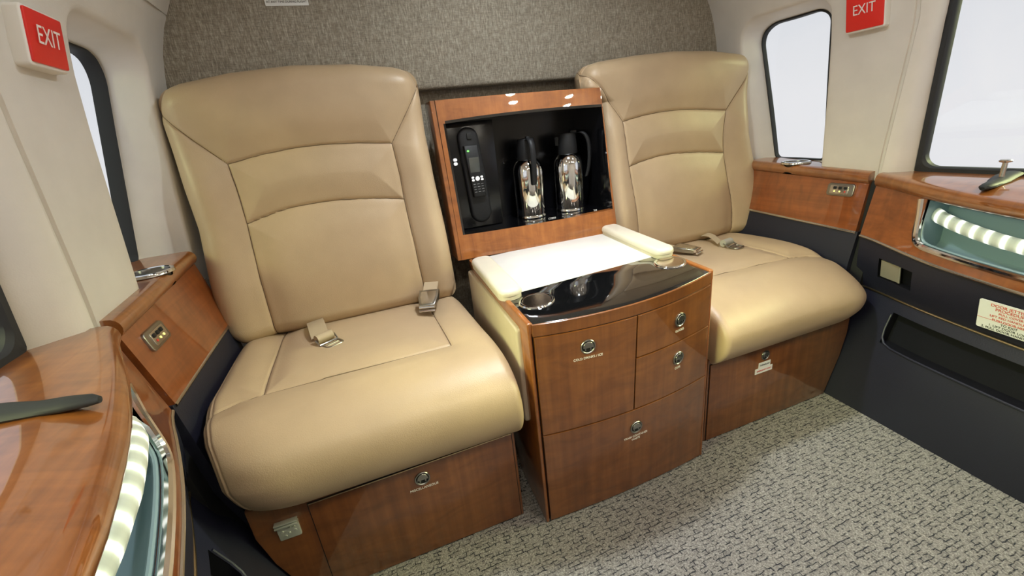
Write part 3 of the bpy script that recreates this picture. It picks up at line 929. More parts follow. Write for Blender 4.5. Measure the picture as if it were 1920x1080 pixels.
def cushion(s, tab):
    prof = curve(tab.get('prof') or [(0.60, 0.430), (0.50, 0.447), (0.36, 0.455), (0.22, 0.461), (0.12, 0.460), (0.05, 0.446), (0.0, 0.415), (-0.018, 0.375), (-0.014, 0.335), (0.006, 0.300), (0.035, 0.283)], 22)
    prof = np.array(prof); nv = len(prof)
    tg = np.gradient(prof, axis=0); tg /= np.linalg.norm(tg, axis=1)[:, None]
    nrm = np.stack([tg[:, 1], -tg[:, 0]], 1)
    if nrm[nv // 4, 1] < 0: nrm = -nrm
    nu = 190
    u = dense_edges(nu)
    py, pz = prof[:, 0], prof[:, 1]
    Xi = np.interp(py, *tab['inner']); Xo = np.interp(py, *tab['outY'])
    Xo = np.where((np.arange(nv) > nv * 0.72), np.minimum(Xo, np.interp(pz, *tab['outZ'])), Xo)
    X = Xi[None, :] + u[:, None] * (Xo - Xi)[None, :]
    PY = np.repeat(py[None, :], nu, 0); PZ = np.repeat(pz[None, :], nu, 0)
    NY = np.repeat(nrm[None, :, 0], nu, 0); NZ = np.repeat(nrm[None, :, 1], nu, 0)
    drop = np.zeros_like(X)
    arc = np.concatenate([[0], np.cumsum(np.linalg.norm(np.diff(prof, axis=0), axis=1))])
    Sd = np.repeat(arc[None, :], nu, 0)
    # seams drawn in (X, arc) space
    d_seam = np.full(X.shape, 1e9); seams2 = []
    for c in tab['seams']:
        c2 = [(x, float(np.interp(-y, -py[:int(nv * .75)], arc[:int(nv * .75)]))) for x, y in c]
        seams2.append(c2)
        d_seam = np.minimum(d_seam, seg_dist(X, Sd, c2))
    drop += -0.009 * (1 - np.exp(-(d_seam / 0.035) ** 2)) + 0.0045 * np.exp(-(d_seam / 0.0028) ** 2)
    R = np.repeat(np.interp(arc, [0, arc[-1] * 0.45, arc[-1] * 0.72, arc[-1]], [0.042, 0.042, 0.026, 0.010])[None, :], nu, 0)
    eo = Xo[None, :] - X; ei = X - Xi[None, :]
    e = np.minimum(eo, ei)
    a = np.clip(1 - e / R, 0, 1)
    drop += R * (1 - np.sqrt(np.maximum(0, 1 - a * a)))
    # piping: twin stitched lines along the outer shoulder
    for q in (0.010, 0.019):
        drop += 0.0028 * np.exp(-((eo - q) / 0.0022) ** 2) * (PY < 0.40)
    Y = PY - NY * drop; Z = PZ - NZ * drop
    # the outer shoulder falls away towards the front
    Z = Z - tab.get('drop', 0.0) * np.clip((X - (Xo[None, :] - 0.28)) / 0.28, 0, 1) ** 2 * smoothstep(-PY, -0.30, -0.02) * smoothstep(PZ, 0.30, 0.42)
    # front outer corner turns away in plan
    k = np.clip((X - (Xo[None, :] - 0.13)) / 0.13, 0, 1)
    Y = Y + 0.040 * k ** 2.4 * smoothstep(-PY, -0.22, 0.02)
    G = np.stack([s * X, Y, Z], -1)
    thread = MB()
    for c2 in seams2:
        n_ = max(2, int(math.hypot(c2[-1][0] - c2[0][0], c2[-1][1] - c2[0][1]) / 0.01)); P = []
        for q in np.linspace(0, len(c2) - 1, n_):
            a_ = min(int(q), len(c2) - 2); x = c2[a_][0] + (c2[a_ + 1][0] - c2[a_][0]) * (q - a_); z = c2[a_][1] + (c2[a_ + 1][1] - c2[a_][1]) * (q - a_)
            i = np.argmin((X - x) ** 2 + (Sd - z) ** 2); P.append((s * x, G.reshape(-1, 3)[i][1], G.reshape(-1, 3)[i][2] + 0.0008))
        thread.tube(P, 0.0011, 6)
    mb = MB(); mb.grid(G)
    for i in (0, nu - 1):
        row = [G[i, j] for j in range(nv)]
        low = [(p[0], p[1], 0.284) for p in (row[0],)] 
        mb.add(row + [(row[-1][0], row[-1][1], 0.283), (row[0][0], row[0][1], 0.283)], [tuple(range(nv + 2))])
    mb.thread = thread
    # underside
    mb.add([G[0, 0] * [1, 1, 0] + [0, 0, 0.283], G[nu - 1, 0] * [1, 1, 0] + [0, 0, 0.283], G[nu - 1, nv - 1] * [1, 1, 0] + [0, 0, 0.283], G[0, nv - 1] * [1, 1, 0] + [0, 0, 0.283]], [(0, 1, 2, 3)])
    return mb


def latch(mb, c, nrm=(0, -1, 0), r=0.0165, m0=0, m1=1):
    """flush round cabinet latch: bezel ring, dished dark well, half-moon paddle"""
    n = Vector(nrm).normalized(); q = Vector((0, 0, 1)).rotation_difference(n).to_matrix()
    # keep the paddle's flat edge level
    xax = (q.transposed() @ Vector((1, 0, 0))); ang = math.atan2(xax.y, xax.x)
    q = q @ Matrix.Rotation(ang, 3, 'Z')
    c = Vector(c)
    mb.lathe([(r, -0.001), (r, 0.002), (r * 0.95, 0.0032), (r * 0.85, 0.0032), (r * 0.78, 0.002), (r * 0.78, 0.0006), (0, 0.0004), (0, -0.001)], c, q, 28, m0)
    mb.lathe([(0, 0.0010), (r * 0.77, 0.0010), (r * 0.77, 0.0006), (0, 0.0006)], c, q, 24, m1)
    pad = [(r * 0.72 * math.cos(a), r * 0.72 * math.sin(a)) for a in np.linspace(0.12 * PI, 0.88 * PI, 12)]
    pad = pad + [(-r * 0.70, -r * 0.10), (r * 0.70, -r * 0.10)]
    mb.prism(pad, lambda u, v, d: c + q @ Vector((u, v, d + 0.0012 * (1 - v / r))), 0.0008, 0.0035, 0.0008, m0)
    for dx in (-0.35, 0.35):
        mb.prism(rrect(dx * r - 0.0016, dx * r + 0.0016, -r * 0.55, -r * 0.2, 0.001), lambda u, v, d: c + q @ Vector((u, v, d)), 0.0008, 0.0022, 0.0005, m0)
    return mb


def seat(s):
    right = s > 0
    if right:
        top = ([0, 0.10, 0.30, 0.52, 0.74, 0.94, 1.0], [1.103, 1.118, 1.130, 1.136, 1.130, 1.112, 1.10])
        out = ([0.437, 0.46, 0.53, 0.617, 0.70, 0.76, 0.83, 0.90, 1.0, 1.09, 1.2], [0.985, 0.99, 0.998, 1.0, 0.993, 0.981, 0.966, 0.964, 0.976, 0.984, 0.984])
        inn = ([0.43, 0.99, 1.025, 1.04, 1.2], [0.325, 0.322, 0.270, 0.260, 0.254])
        so = [(0.984, 1.075), (0.92, 0.995), (0.853, 0.920)]; vo = [(0.853, 0.920), (0.842, 0.845), (0.842, 0.770), (0.855, 0.66), (0.873, 0.55), (0.880, 0.43)]
        si = [(0.258, 1.09), (0.32, 1.03), (0.392, 0.922)]; vi = [(0.392, 0.922), (0.395, 0.87), (0.404, 0.770), (0.420, 0.60), (0.432, 0.43)]
        a1 = [(0.392, 0.922), (0.533, 0.938), (0.674, 0.938), (0.853, 0.920)]; a2 = [(0.404, 0.770), (0.549, 0.790), (0.694, 0.785), (0.842, 0.768)]
    else:
        top = ([0, 0.10, 0.27, 0.5, 0.73, 0.9, 1.0], [1.118, 1.137, 1.151, 1.156, 1.146, 1.128, 1.108])
        out = ([0.437, 0.48, 0.53, 0.59, 0.68, 0.77, 0.86, 0.94, 1.03, 1.2], [0.948, 0.950, 0.950, 0.947, 0.940, 0.932, 0.934, 0.936, 0.938, 0.937])
        inn = ([0.43, 0.54, 0.68, 0.83, 0.95, 1.09, 1.2], [0.276, 0.278, 0.280, 0.286, 0.287, 0.281, 0.280])
        so = [(0.937, 1.065), (0.88, 0.995), (0.818, 0.927)]; vo = [(0.818, 0.927), (0.815, 0.855), (0.815, 0.770), (0.820, 0.637), (0.825, 0.43)]
        si = [(0.281, 1.09), (0.33, 1.02), (0.392, 0.934)]; vi = [(0.392, 0.934), (0.388, 0.841), (0.389, 0.774), (0.385, 0.60), (0.381, 0.43)]
        a1 = [(0.392, 0.934), (0.502, 0.946), (0.613, 0.950), (0.721, 0.943), (0.818, 0.927)]; a2 = [(0.389, 0.774), (0.476, 0.788), (0.593, 0.798), (0.705, 0.794), (0.815, 0.770)]
    tab = dict(top=top, out=out, w=0.68, seams=[so, curve(vo, 6), si, curve(vi, 6), curve(a1, 8), curve(a2, 8)])
    tab['in'] = inn
    t_ = thing('seat', (s * 0.6, 0.3, 0.0), ('beige leather cabin seat at the right wall, partly behind the wooden console' if right else
                                             'beige leather cabin seat at the left wall, nearest and fully in view'), 'seat', None)
    b_, th_ = backrest(s, tab)
    b_ = b_.build('backrest', 'leather', t_, angle=70)
    th_.build('seam', 'seam_thread', b_)
    if right:
        ct = dict(prof=[(0.60, 0.430), (0.50, 0.445), (0.36, 0.451), (0.24, 0.451), (0.15, 0.446), (0.08, 0.433), (0.02, 0.408), (-0.012, 0.374), (-0.012, 0.335), (0.008, 0.300), (0.035, 0.277)],
                  drop=0.030, inner=([-0.02, 0.04, 0.6], [0.287, 0.292, 0.332]), outY=([-0.02, 0.03, 0.10, 0.2, 0.35, 0.6], [0.876, 0.885, 0.893, 0.905, 0.915, 0.915]), outZ=([0.283, 0.34, 0.46], [0.874, 0.88, 0.90]),
                  seams=[[(0.40, 0.60), (0.40, 0.205)], [(0.40, 0.205), (0.765, 0.195)], [(0.765, 0.60), (0.765, 0.195)], [(0.765, 0.195), (0.82, 0.185), (0.90, 0.15)]])
    else:
        ct = dict(inner=([-0.02, 0.6], [0.279, 0.279]), outY=([-0.02, 0.03, 0.10, 0.2, 0.35, 0.6], [0.874, 0.892, 0.906, 0.915, 0.918, 0.92]), outZ=([0.283, 0.34, 0.46], [0.858, 0.868, 0.90]),
                  seams=[[(0.384, 0.60), (0.384, 0.170)], [(0.384, 0.170), (0.797, 0.167)], [(0.806, 0.60), (0.797, 0.167)], [(0.797, 0.167), (0.84, 0.160), (0.91, 0.115)]])
    cu_ = cushion(s, ct); cub = cu_.build('seat_cushion', 'leather', t_, angle=60)
    cu_.thread.build('seam', 'seam_thread', cub)
    # wooden base box with one drop-front locker
    sil = [(0.292, 0.0), (0.292, 0.282)]
    sil += [(0.862, 0.282), (0.863, 0.21), (0.846, 0.13), (0.82, 0.06), (0.798, 0.0)]
    base = MB().prism(sil, lambda u, v, d: (s * u, d, v), 0.55, 0.041, 0.002).build('base', 'wood', t_)
    x0, x1, z0, z1 = (0.300, 0.752, 0.004, 0.254)
    if right:
        x0, x1 = 0.300, 0.775
        # right locker fills the whole front
        sh = [(x0, z0), (x1, z0), (x1 + 0.02, 0.06), (x1 + 0.048, 0.13), (x1 + 0.065, 0.20), (x1 + 0.066, 0.262), (x0, 0.262)]
    else:
        sh = [(x0, z0), (x1, z0), (x1, z1), (x0, z1 + 0.006)]
    cxx, czz = (sh[0][0] + sh[1][0]) / 2, 0.13
    g_ = 0.0022
    if right:
        gp = [(sh[0][0] - g_, 0.001), (sh[1][0], 0.001)] + [(a + g_, b2) for a, b2 in sh[2:5]] + [(sh[5][0], sh[5][1] + g_), (sh[6][0] - g_, sh[6][1] + g_)]
    else:
        gp = [(sh[0][0] - g_, 0.001), (sh[1][0] + g_, 0.001), (sh[2][0] + g_, sh[2][1] + g_), (sh[3][0] - g_, sh[3][1] + g_)]
    MB().prism(gp, lambda u, v, d: (s * u, d, v), 0.043, 0.0404).build('door_gap', 'gap_black', t_)
    dr = MB().prism(sh, lambda u, v, d: (s * u, d, v), 0.0415, 0.0375, 0.0008).build('locker_door', 'wood', t_)
    if not right:
        (ax_, az_), (bx_, bz_) = sh[3], sh[2]
        MB().tube([(s * ax_, 0.0382, az_ - 0.0004), (s * bx_, 0.0382, bz_ - 0.0004)], 0.0011, 6).build('edge_glint', 'brass', dr)  # added strip standing in for light caught on the door's top edge
    lx, lz = (0.504, 0.236) if right else (0.519, 0.222)
    latch(MB(), (s * lx, 0.0376, lz), r=0.0175 if not right else 0.0155).build('latch', ['nickel', 'gap_black'], dr)
    if not right:
        mb = MB(); text(mb, 'MISCELLANEOUS', 0.0085, (-0.519, 0.0372, 0.196), (1, 0, 0), (0, 0, 1))
        mb.build('lettering', 'print_white', dr, smooth=False)
        # bright metal keeper plate on the base near the wall
        hp = MB()
        hp.prism(rrect(-0.821, -0.779, 0.187, 0.226, 0.003), lambda u, v, d: (u, 0.041 - d, v), 0, 0.004, 0.001)
        hp.box((-0.822, 0.029, 0.2235), (-0.778, 0.041, 0.2285), 0.001)
        hp.box((-0.822, 0.029, 0.231), (-0.778, 0.041, 0.2345), 0.001)
        for (x, z) in ((-0.812, 0.208), (-0.808, 0.196), (-0.800, 0.201), (-0.788, 0.204), (-0.789, 0.213), (-0.797, 0.214)):
            hp.lathe([(0, 0), (0.0032, 0), (0.0028, 0.0012), (0, 0.0014)], (x, 0.037, z), Matrix(((1, 0, 0), (0, 0, -1), (0, 1, 0))), 12)
        hp.build('keeper_plate', 'keeper', t_)
    else:
        st = MB().prism(rrect(0.482, 0.528, 0.196, 0.214, 0.001), lambda u, v, d: (u, 0.0375 - d, v), 0, 0.001).prism(rrect(0.470, 0.538, 0.178, 0.196, 0.001), lambda u, v, d: (u, 0.0375 - d, v), 0, 0.001)
        st = st.build('sticker', 'placard_white', dr)
        mb = MB()
        text(mb, 'SURVIVAL KIT', 0.0062, (0.505, 0.0362, 0.205), (1, 0, 0), (0, 0, 1), 0)
        text(mb, 'EMERGENCY ONLY', 0.0066, (0.504, 0.0362, 0.187), (1, 0, 0), (0, 0, 1), 1)
        mb.build('lettering', ['print_black', 'print_red'], dr, smooth=False)
    # lap belt: tongue half on the outer side, buckle half on the inner side
    bx, by = (0.690, 0.395) if right else (0.680, 0.385)
    zt = 0.462
    bt = thing('seat_belt', (s * bx, by, zt), ('seat belt tongue with rolled webbing on the right seat cushion' if right else
                                               'seat belt tongue with rolled webbing on the left seat cushion'), 'seat belt', 'loose lap belt halves on the seats')
    A = Vector((s * (bx + 0.035), 0.535, zt + 0.006)); B = Vector((s * bx - 0.012, by + 0.01, zt + 0.010))
    side_ = Vector((0.021, 0.012, 0))
    rows = []
    for k in range(9):
        f_ = k / 8; c = A.lerp(B, f_) + Vector((0, 0, 0.012 * math.sin(PI * f_)))
        rows.append([c - side_, c + side_, c + side_ + Vector((0, 0, 0.0007)), c - side_ + Vector((0, 0, 0.0007))])
    MB().sweep(rows).build('webbing', 'belt_webbing', bt)
    ax = Vector((0.82, 0.5 if not right else 0.15, 0)).normalized()
    c = Vector((s * bx, by - 0.012, zt + 0.014))
    mr = MB().tube([c - ax * 0.022, c + ax * 0.022], 0.0125, 20).build('webbing_roll', 'belt_webbing' if not right else 'keeper', bt)
    fw = Vector((ax.y, -ax.x, 0))
    mt = MB()
    mt.tube([c - ax * 0.026 + fw * 0.004, c - ax * 0.026 + fw * 0.022 - Vector((0, 0, 0.009)), c + ax * 0.024 + fw * 0.022 - Vector((0, 0, 0.009)), c + ax * 0.026 + fw * 0.004], 0.0028, 8)
    lo = c - Vector((0, 0, 0.011))
    fr = lambda u, v: lo + ax * u + fw * v
    ring = [fr(u, v) for u, v in rrect(-0.021, 0.023, 0.020, 0.054, 0.010, 5)]
    mt.tube(ring, 0.0030, 8, closed=True)
    mt.tube([fr(-0.014, 0.036), fr(0.016, 0.036)], 0.0026, 8)
    mt.build('tongue', 'nickel', bt)
    # buckle
    ux, uy = (0.52, 0.385) if right else (0.379, 0.415)
    bk = thing('seat_belt', (s * ux, uy, zt), ('seat belt buckle beside the console on the right seat cushion' if right else
                                               'seat belt buckle standing at the backrest edge of left seat'), 'seat belt', 'loose lap belt halves on the seats')
    ang = math.radians(-20 if not right else 25)
    dv = Vector((math.sin(ang) * 0.9, -math.cos(ang), -0.28 if not right else -0.05)).normalized(); rt = Vector((math.cos(ang), math.sin(ang), 0))
    nn = rt.cross(dv) * -1
    if nn.z < 0: nn = -nn
    O_ = Vector((s * ux, uy + 0.05, zt + (0.042 if not right else 0.022)))
    F = lambda u, v, d: O_ + rt * u + dv * v + nn * d
    MB().prism([(-0.030, -0.01), (0.030, -0.01), (0.030, 0.028), (0.022, 0.066), (-0.022, 0.066), (-0.030, 0.028)], F, -0.012, 0.002, 0.003).build('lift_cover', 'nickel', bk)
    MB().prism([(-0.023, 0.0), (0.023, 0.0), (0.023, 0.028), (0.016, 0.060), (-0.016, 0.060), (-0.023, 0.028)], F, 0.0007, 0.0028, 0.0004).build('cover_inset', 'steel', bk)
    MB().tube([F(-0.022, 0.070, -0.003), F(0.022, 0.070, -0.003)], 0.005, 12).tube([F(-0.023, 0.078, -0.010), F(0.023, 0.078, -0.010)], 0.0035, 10).build('roller', 'chrome', bk)
    MB().prism(rrect(-0.022, 0.022, -0.09, -0.005, 0.002), F, -0.011, -0.008).build('webbing', 'belt_webbing', bk)


seat(-1); seat(1)


# ------------------------------------------------------------------ centre console
def CW(p):
    """the console flares a little towards the bulkhead and its top rises slightly to the right"""
    x, y, z = p
    return (x + max(0, y) * (0.072 + 0.10 * x), y + 0.022 * (x - 0.25), z * (1 + 0.044 * (x + 0.25)))
def yf(x, z): return -(0.010 + 0.034 * max(0, z) / 0.55) * (1 - (x / 0.25) ** 2)

con = thing('console_cabinet', (0.0, 0.28, 0.0), 'wooden centre console with four drawers and black glossy top between the seats', 'cabinet')
H = 0.55
# side boards
for s in (-1, 1):
    xo, xi = 0.25 * s, 0.241 * s
    mb = MB(CW); mb.box((min(xo, xi), -0.0005, 0.0), (max(xo, xi), 0.56, H), 0.004, seg=3); mb.build('side_panel', 'wood_edge', con)
    mb = MB(CW)
    mb.prism(rrect(0.055, 0.555, 0.27, H - 0.028, 0.012), lambda u, v, d: (s * (0.25 + d), u, v), 0.0, 0.010, 0.006); o_ = mb.build('side_pad', 'leather_pale', con)
    o_['label'] = 'beige leather side pad'


def front(x0, x1, z0, z1, lift=0.0, th=0.018):
    xs = [x0, x0 + 0.0007] + list(np.linspace(x0 + 0.0007, x1 - 0.0007, 22))[1:-1] + [x1 - 0.0007, x1]
    zs_ = [z0, z0 + 0.0007] + list(np.linspace(z0 + 0.0007, z1 - 0.0007, 8))[1:-1] + [z1 - 0.0007, z1]
    P = []
    for x in xs:
        row = []
        for z in zs_:
            e = 0.0012 if (z == z1) else 0.0008 if (x in (x0, x1) or z == z0) else 0.0
            row.append((x, yf(x, z) - lift + e, z))
        P.append(row)
    mb = MB(CW); mb.grid(P)
    a, b_ = len(xs), len(zs_)
    loop = [(i, 0) for i in range(a)] + [(a - 1, j) for j in range(1, b_)] + [(i, b_ - 1) for i in range(a - 2, -1, -1)] + [(0, j) for j in range(b_ - 2, 0, -1)]
    L0 = [P[i][j] for i, j in loop]; L1 = [(p[0], p[1] + th, p[2]) for p in L0]
    mb.grid([L0, L1], cv=True); mb.add(L1, [tuple(range(len(L1)))])
    return mb


# dark carcass behind the fronts
mb = MB(CW)
lp = []
for x in np.linspace(-0.2405, 0.2405, 13):
    lp.append([(x, yf(x, 0.0) + 0.010, 0.0), (x, yf(x, H - 0.03) + 0.010, H - 0.03), (x, 0.55, H - 0.03), (x, 0.55, 0.0)])
mb.sweep(lp).build('carcass', 'gap_black', con)
front(-0.2405, 0.2405, 0.5225, H + 0.0005).build('front_rail', 'wood', con)
drawers = [(-0.2385, -0.0065, 0.2685, 0.5200, ('COLD DRINKS / ICE',), (-0.126, 0.478)),
           (-0.0035, 0.2385, 0.4135, 0.5200, ('GLASSES',), (0.124, 0.470)),
           (-0.0035, 0.2385, 0.2685, 0.4105, ('CUPS',), (0.126, 0.366)),
           (-0.2385, 0.2385, 0.006, 0.2655, ('TRASH CONTAINER', 'WASTE'), (0.003, 0.212))]
for x0, x1, z0, z1, words, (lx, lz) in drawers:
    dr = front(x0, x1, z0, z1, 0.0015).build('drawer', 'wood', con)
    nrm = Vector((-(yf(lx + 0.01, lz) - yf(lx - 0.01, lz)) / 0.02, 1, -(yf(lx, lz + 0.01) - yf(lx, lz - 0.01)) / 0.02)) * -1
    mb = MB(CW); latch(mb, (lx, yf(lx, lz) - 0.0015, lz), nrm, 0.0175); mb.build('latch', ['nickel', 'gap_black'], dr)
    mb = MB(CW)
    for i, wd_ in enumerate(words):
        z = lz - 0.0275 - 0.0095 * i
        text(mb, wd_, 0.0078, (lx, yf(lx, z) - 0.0017, z), (1, (yf(lx + 0.01, z) - yf(lx - 0.01, z)) / 0.02, 0), (0, 0, 1))
    mb.build('lettering', 'print_white', dr, smooth=False)

# top: black glossy strip, white leather mat, wooden side rims
mb = MB(CW)
xs = np.linspace(-0.2378, 0.2378, 25)
poly = [(x, yf(x, H) + 0.004) for x in xs] + [(0.2378, 0.187), (-0.2378, 0.187)]
strip_ = mb.prism(poly, lambda u, v, d: (u, v, d), H - 0.03, H + 0.001, 0.002).build('serving_strip', 'black_gloss', con)
MB(CW).prism(rrect(-0.228, 0.228, 0.188, 0.555, 0.002), lambda u, v, d: (u, v, d), H - 0.03, H + 0.0015, 0.002).build('table_mat', 'leather_white', con)
for s in (-1, 1):
    xa, xb = sorted((s * 0.2382, s * 0.2505))
    MB(CW).prism(rrect(xa, xb, -0.0005 + (0.0 if True else 0), 0.56, 0.004), lambda u, v, d: (u, v, d), H - 0.02, H + 0.004, 0.003).build('side_rim', 'wood_edge', con)
for (cx, cy) in ((-0.186, 0.107), (0.205, 0.116)):
    c = (cx, cy, H + 0.001)
    cut(strip_, MB(CW).lathe([(0, 0.05), (0.0365, 0.05), (0.0365, -0.1), (0, -0.1)], c))
    ch = MB(CW).lathe([(0.0352, 0.0005), (0.0355, 0.0030), (0.0385, 0.0042), (0.042, 0.0036), (0.0440, 0.0008), (0.0440, -0.001), (0.0352, -0.001)], c).build('cup_holder', 'chrome', con)
    MB(CW).lathe([(0.0352, 0.003), (0.0342, 0.003), (0.0325, -0.060), (0, -0.061), (0, -0.063), (0.0340, -0.063)], c).build('cup_well', 'cup_metal', ch)
# padded arm rests
for (x0, y0, x1, y1, wd_) in ((-0.232, 0.148, -0.228, 0.492, 0.029), (0.222, 0.150, 0.232, 0.520, 0.029)):
    ax = Vector((x1 - x0, y1 - y0, 0)); Ln = ax.length; ax.normalize(); sd = Vector((ax.y, -ax.x, 0))
    O_ = Vector((x0, y0, 0))
    f = lambda u, v, d: O_ + ax * u + sd * v + Vector((0, 0, d))
    mb = MB(CW); mb.prism(rrect(0, Ln, -wd_, wd_, 0.026, 8), f, H + 0.0015, H + 0.012, 0.002)
    o_ = mb.build('armrest', 'leather_cream', con, angle=60)
    mb = MB(CW); mb.prism(rrect(-0.002, Ln + 0.002, -wd_ - 0.002, wd_ + 0.002, 0.027, 8), f, H + 0.0125, H + 0.028, 0.012, seg=6)
    mb.build('armrest_pad', 'leather_cream', con, angle=60)

# ------------------------------------------------------------------ refreshment alcove behind the console
alc = thing('bar_alcove', (0.03, 0.62, 0.56), 'wood framed black glossy alcove holding phone and flasks behind the console', 'cabinet')
# front plane given by four outer and four opening corners (x, y, z)
oBL, oBR, oTR, oTL = [Vector(p) for p in ((-0.243, 0.5625, 0.553), (0.309, 0.500, 0.560), (0.2965, 0.5645, 1.034), (-0.240, 0.624, 1.041))]
iBL, iBR, iTR, iTL = [Vector(p) for p in ((-0.220, 0.569, 0.633), (0.302, 0.512, 0.641), (0.2955, 0.557, 0.975), (-0.221, 0.613, 0.973))]
iBR.x -= 0.002
def edge(a, b_, n, sag, up=Vector((0, 0, 1))):
    return [a.lerp(b_, k / n) + up * sag * 4 * (k / n) * (1 - k / n) for k in range(n + 1)]
NB = 16
back = Vector((0.0, 0.022, 0.0))
def strip(mb, a, b_, dep):
    lp = []
    for p, q in zip(a, b_):
        lp.append([p, q, q + dep, p + dep])
    return mb.sweep(lp)
mb = MB()
strip(mb, edge(oTL, oTR, NB, 0.002), edge(iTL, iTR, NB, 0.006), back)
o_ = mb.build('top_rail', 'wood_frame_lit', alc)
mb = MB(); strip(mb, edge(iBL, iBR, NB, -0.004), edge(oBL, oBR, NB, 0), back); mb.build('bottom_rail', 'wood_frame_lit', alc)
mb = MB(); strip(mb, [oTL, oTL.lerp(oBL, .5), oBL], [iTL, iTL.lerp(iBL, .5), iBL], back)
mb.build('left_stile', 'wood_frame_lit', alc)
mb = MB(); strip(mb, [iTR, iTR.lerp(iBR, .5), iBR], [oTR, oTR.lerp(oBR, .5), oBR], back); mb.build('right_stile', 'wood_frame_lit', alc)
# wooden cheek on the left, running back to the bulkhead
ck = [(oTL.y + 0.002, oTL.z), (oBL.y + 0.002, oBL.z), (0.70, oBL.z), (0.715, oTL.z)]
mb = MB(); mb.prism(ck, lambda u, v, d: (d, u, v), -0.2425, -0.256, 0.003); mb.build('side_cheek', 'wood_edge', alc)
# recess box (black gloss)
BK = 0.742
bl, br_, tr, tl = [Vector((p.x, 0, p.z)) for p in (iBL, iBR, iTR, iTL)]
bk = [Vector((-0.222, BK, 0.633)), Vector((0.292, BK, 0.637)), Vector((0.29, BK, 0.977)), Vector((-0.222, BK, 0.975))]
mb = MB()
F_ = edge(iBL, iBR, NB, -0.004); B_ = edge(bk[0], bk[1], NB, 0)
mb.sweep([[p, q, q - Vector((0, 0, 0.008)), p - Vector((0, 0, 0.008))] for p, q in zip(F_, B_)]).build('alcove_floor', 'black_gloss', alc)
F2 = edge(iTL, iTR, NB, 0.006); B2 = edge(bk[3], bk[2], NB, 0.006)
mb = MB(); mb.sweep([[p, q, q + Vector((0, 0, 0.008)), p + Vector((0, 0, 0.008))] for p, q in zip(F2, B2)]).build('alcove_ceiling', 'black_gloss', alc)
mb = MB(); mb.sweep([[p, q, q + Vector((0, 0.008, 0)), p + Vector((0, 0.008, 0))] for p, q in zip(B_, B2)]).build('alcove_back', 'black_satin', alc)
for nm_, a, b_, c, d_, dx in (('alcove_side', iBL, iTL, bk[3], bk[0], -0.006), ('alcove_side', iBR, iTR, bk[2], bk[1], 0.004)):
    o4 = [a, b_, c, d_]
    MB().sweep([[tuple(p) for p in o4], [(p[0] + dx, p[1], p[2]) for p in o4]]).build(nm_, 'black_gloss', alc)
# phone mounting plate, stepping forward on the left side of the alcove
MB().box((-0.220, 0.648, 0.634), (-0.058, 0.742, 0.974), 0.003).build('phone_plate', 'black_satin', alc)
mb = MB()
MQ = Matrix(((1, 0, 0), (0, 0, -1), (0, 1, 0)))
for i in range(2):
    bt_ = MB().prism(rrect(-0.2055, -0.1925, 0.8575 - 0.0125 * i, 0.8675 - 0.0125 * i, 0.0045), lambda u, v, d: (u, 0.648 - d, v), 0, 0.004, 0.0015)
    bt_.build('call_button', 'button_white', alc)
mb = MB()
text(mb, 'COFFEE', 0.008, (0.095, 0.571, 0.6345), (1, -0.11, 0), (0, 0.6, 0.8))
mb.build('lettering', 'print_white', alc, smooth=False); mb = MB()
text(mb, 'TEA', 0.008, (0.255, 0.553, 0.639), (1, -0.11, 0), (0, 0.6, 0.8))
mb.build('lettering', 'print_white', alc, smooth=False)


# telephone on its cradle
ph = thing('telephone', (-0.128, 0.645, 0.80), 'black cordless telephone handset with white keys in its long cradle', 'telephone')
yb = 0.6478
cr = []
ctr = [(-0.150, 0.935), (-0.150, 0.925)]
def capsule(cx0, z1, r1, cx1, z0, r0, n=14):
    pts = [(cx0 + r1 * math.cos(a), z1 - r1 + r1 * math.sin(a)) for a in np.linspace(0, PI, n)]
    pts += [(cx1 + r0 * math.cos(a), z0 + r0 + r0 * math.sin(a)) for a in np.linspace(PI, 2 * PI, n)]
    return pts
MB().prism(capsule(-0.150, 0.958, 0.034, -0.136, 0.650, 0.036), lambda u, v, d: (u, yb - d, v), 0, 0.020, 0.010).build('cradle', 'black_plastic', ph, angle=60)
MB().prism(rrect(-0.156, -0.140, 0.921, 0.940, 0.003), lambda u, v, d: (u, yb - d, v), 0.0195, 0.024, 0.001).build('hook', 'gap_black', ph)
hs = MB().prism([(-0.173, 0.902), (-0.127, 0.902), (-0.117, 0.74), (-0.160, 0.74)], lambda u, v, d: (u, yb - d, v), 0.018, 0.034, 0.005).build('handset', 'black_plastic', ph, angle=60)
def P2(u, v): # u -1..1 across, v 0..1 down the handset
    z = 0.902 - 0.162 * v; xc = -0.150 + 0.0115 * v; return xc + 0.0225 * u, z
def face(mb, u, v, wu, hv, r, d0, d1, m=0, bev=0.0006):
    cx, cz = P2(u, v); mb.prism(rrect(cx - wu, cx + wu, cz - hv, cz + hv, r), lambda a, b_, d: (a, yb - d, b_), d0, d1, bev, m); return mb
face(MB(), 0.0, 0.37, 0.0165, 0.0235, 0.002, 0.0338, 0.0348).build('screen', 'screen', hs)
face(MB(), -0.55, 0.10, 0.0032, 0.0026, 0.0025, 0.0338, 0.0352).build('status_lamp', 'green_led', hs)
face(MB(), 0.06, 0.64, 0.0072, 0.0072, 0.0071, 0.0338, 0.0362, 0, 0.0015).build('dial_key', 'button_white', hs)
for du in (-0.62, 0.72):
    for dv_ in (-0.022, 0.03):
        face(MB(), du, 0.635 + dv_, 0.0044, 0.0032, 0.003, 0.0338, 0.0358).build('soft_key', 'button_white', hs)
for r_ in range(4):
    for c_ in range(3):
        face(MB(), -0.55 + 0.58 * c_, 0.745 + 0.052 * r_, 0.0034, 0.0007, 0.0016, 0.0338, 0.0352).build('number_key', 'key_grey', hs)


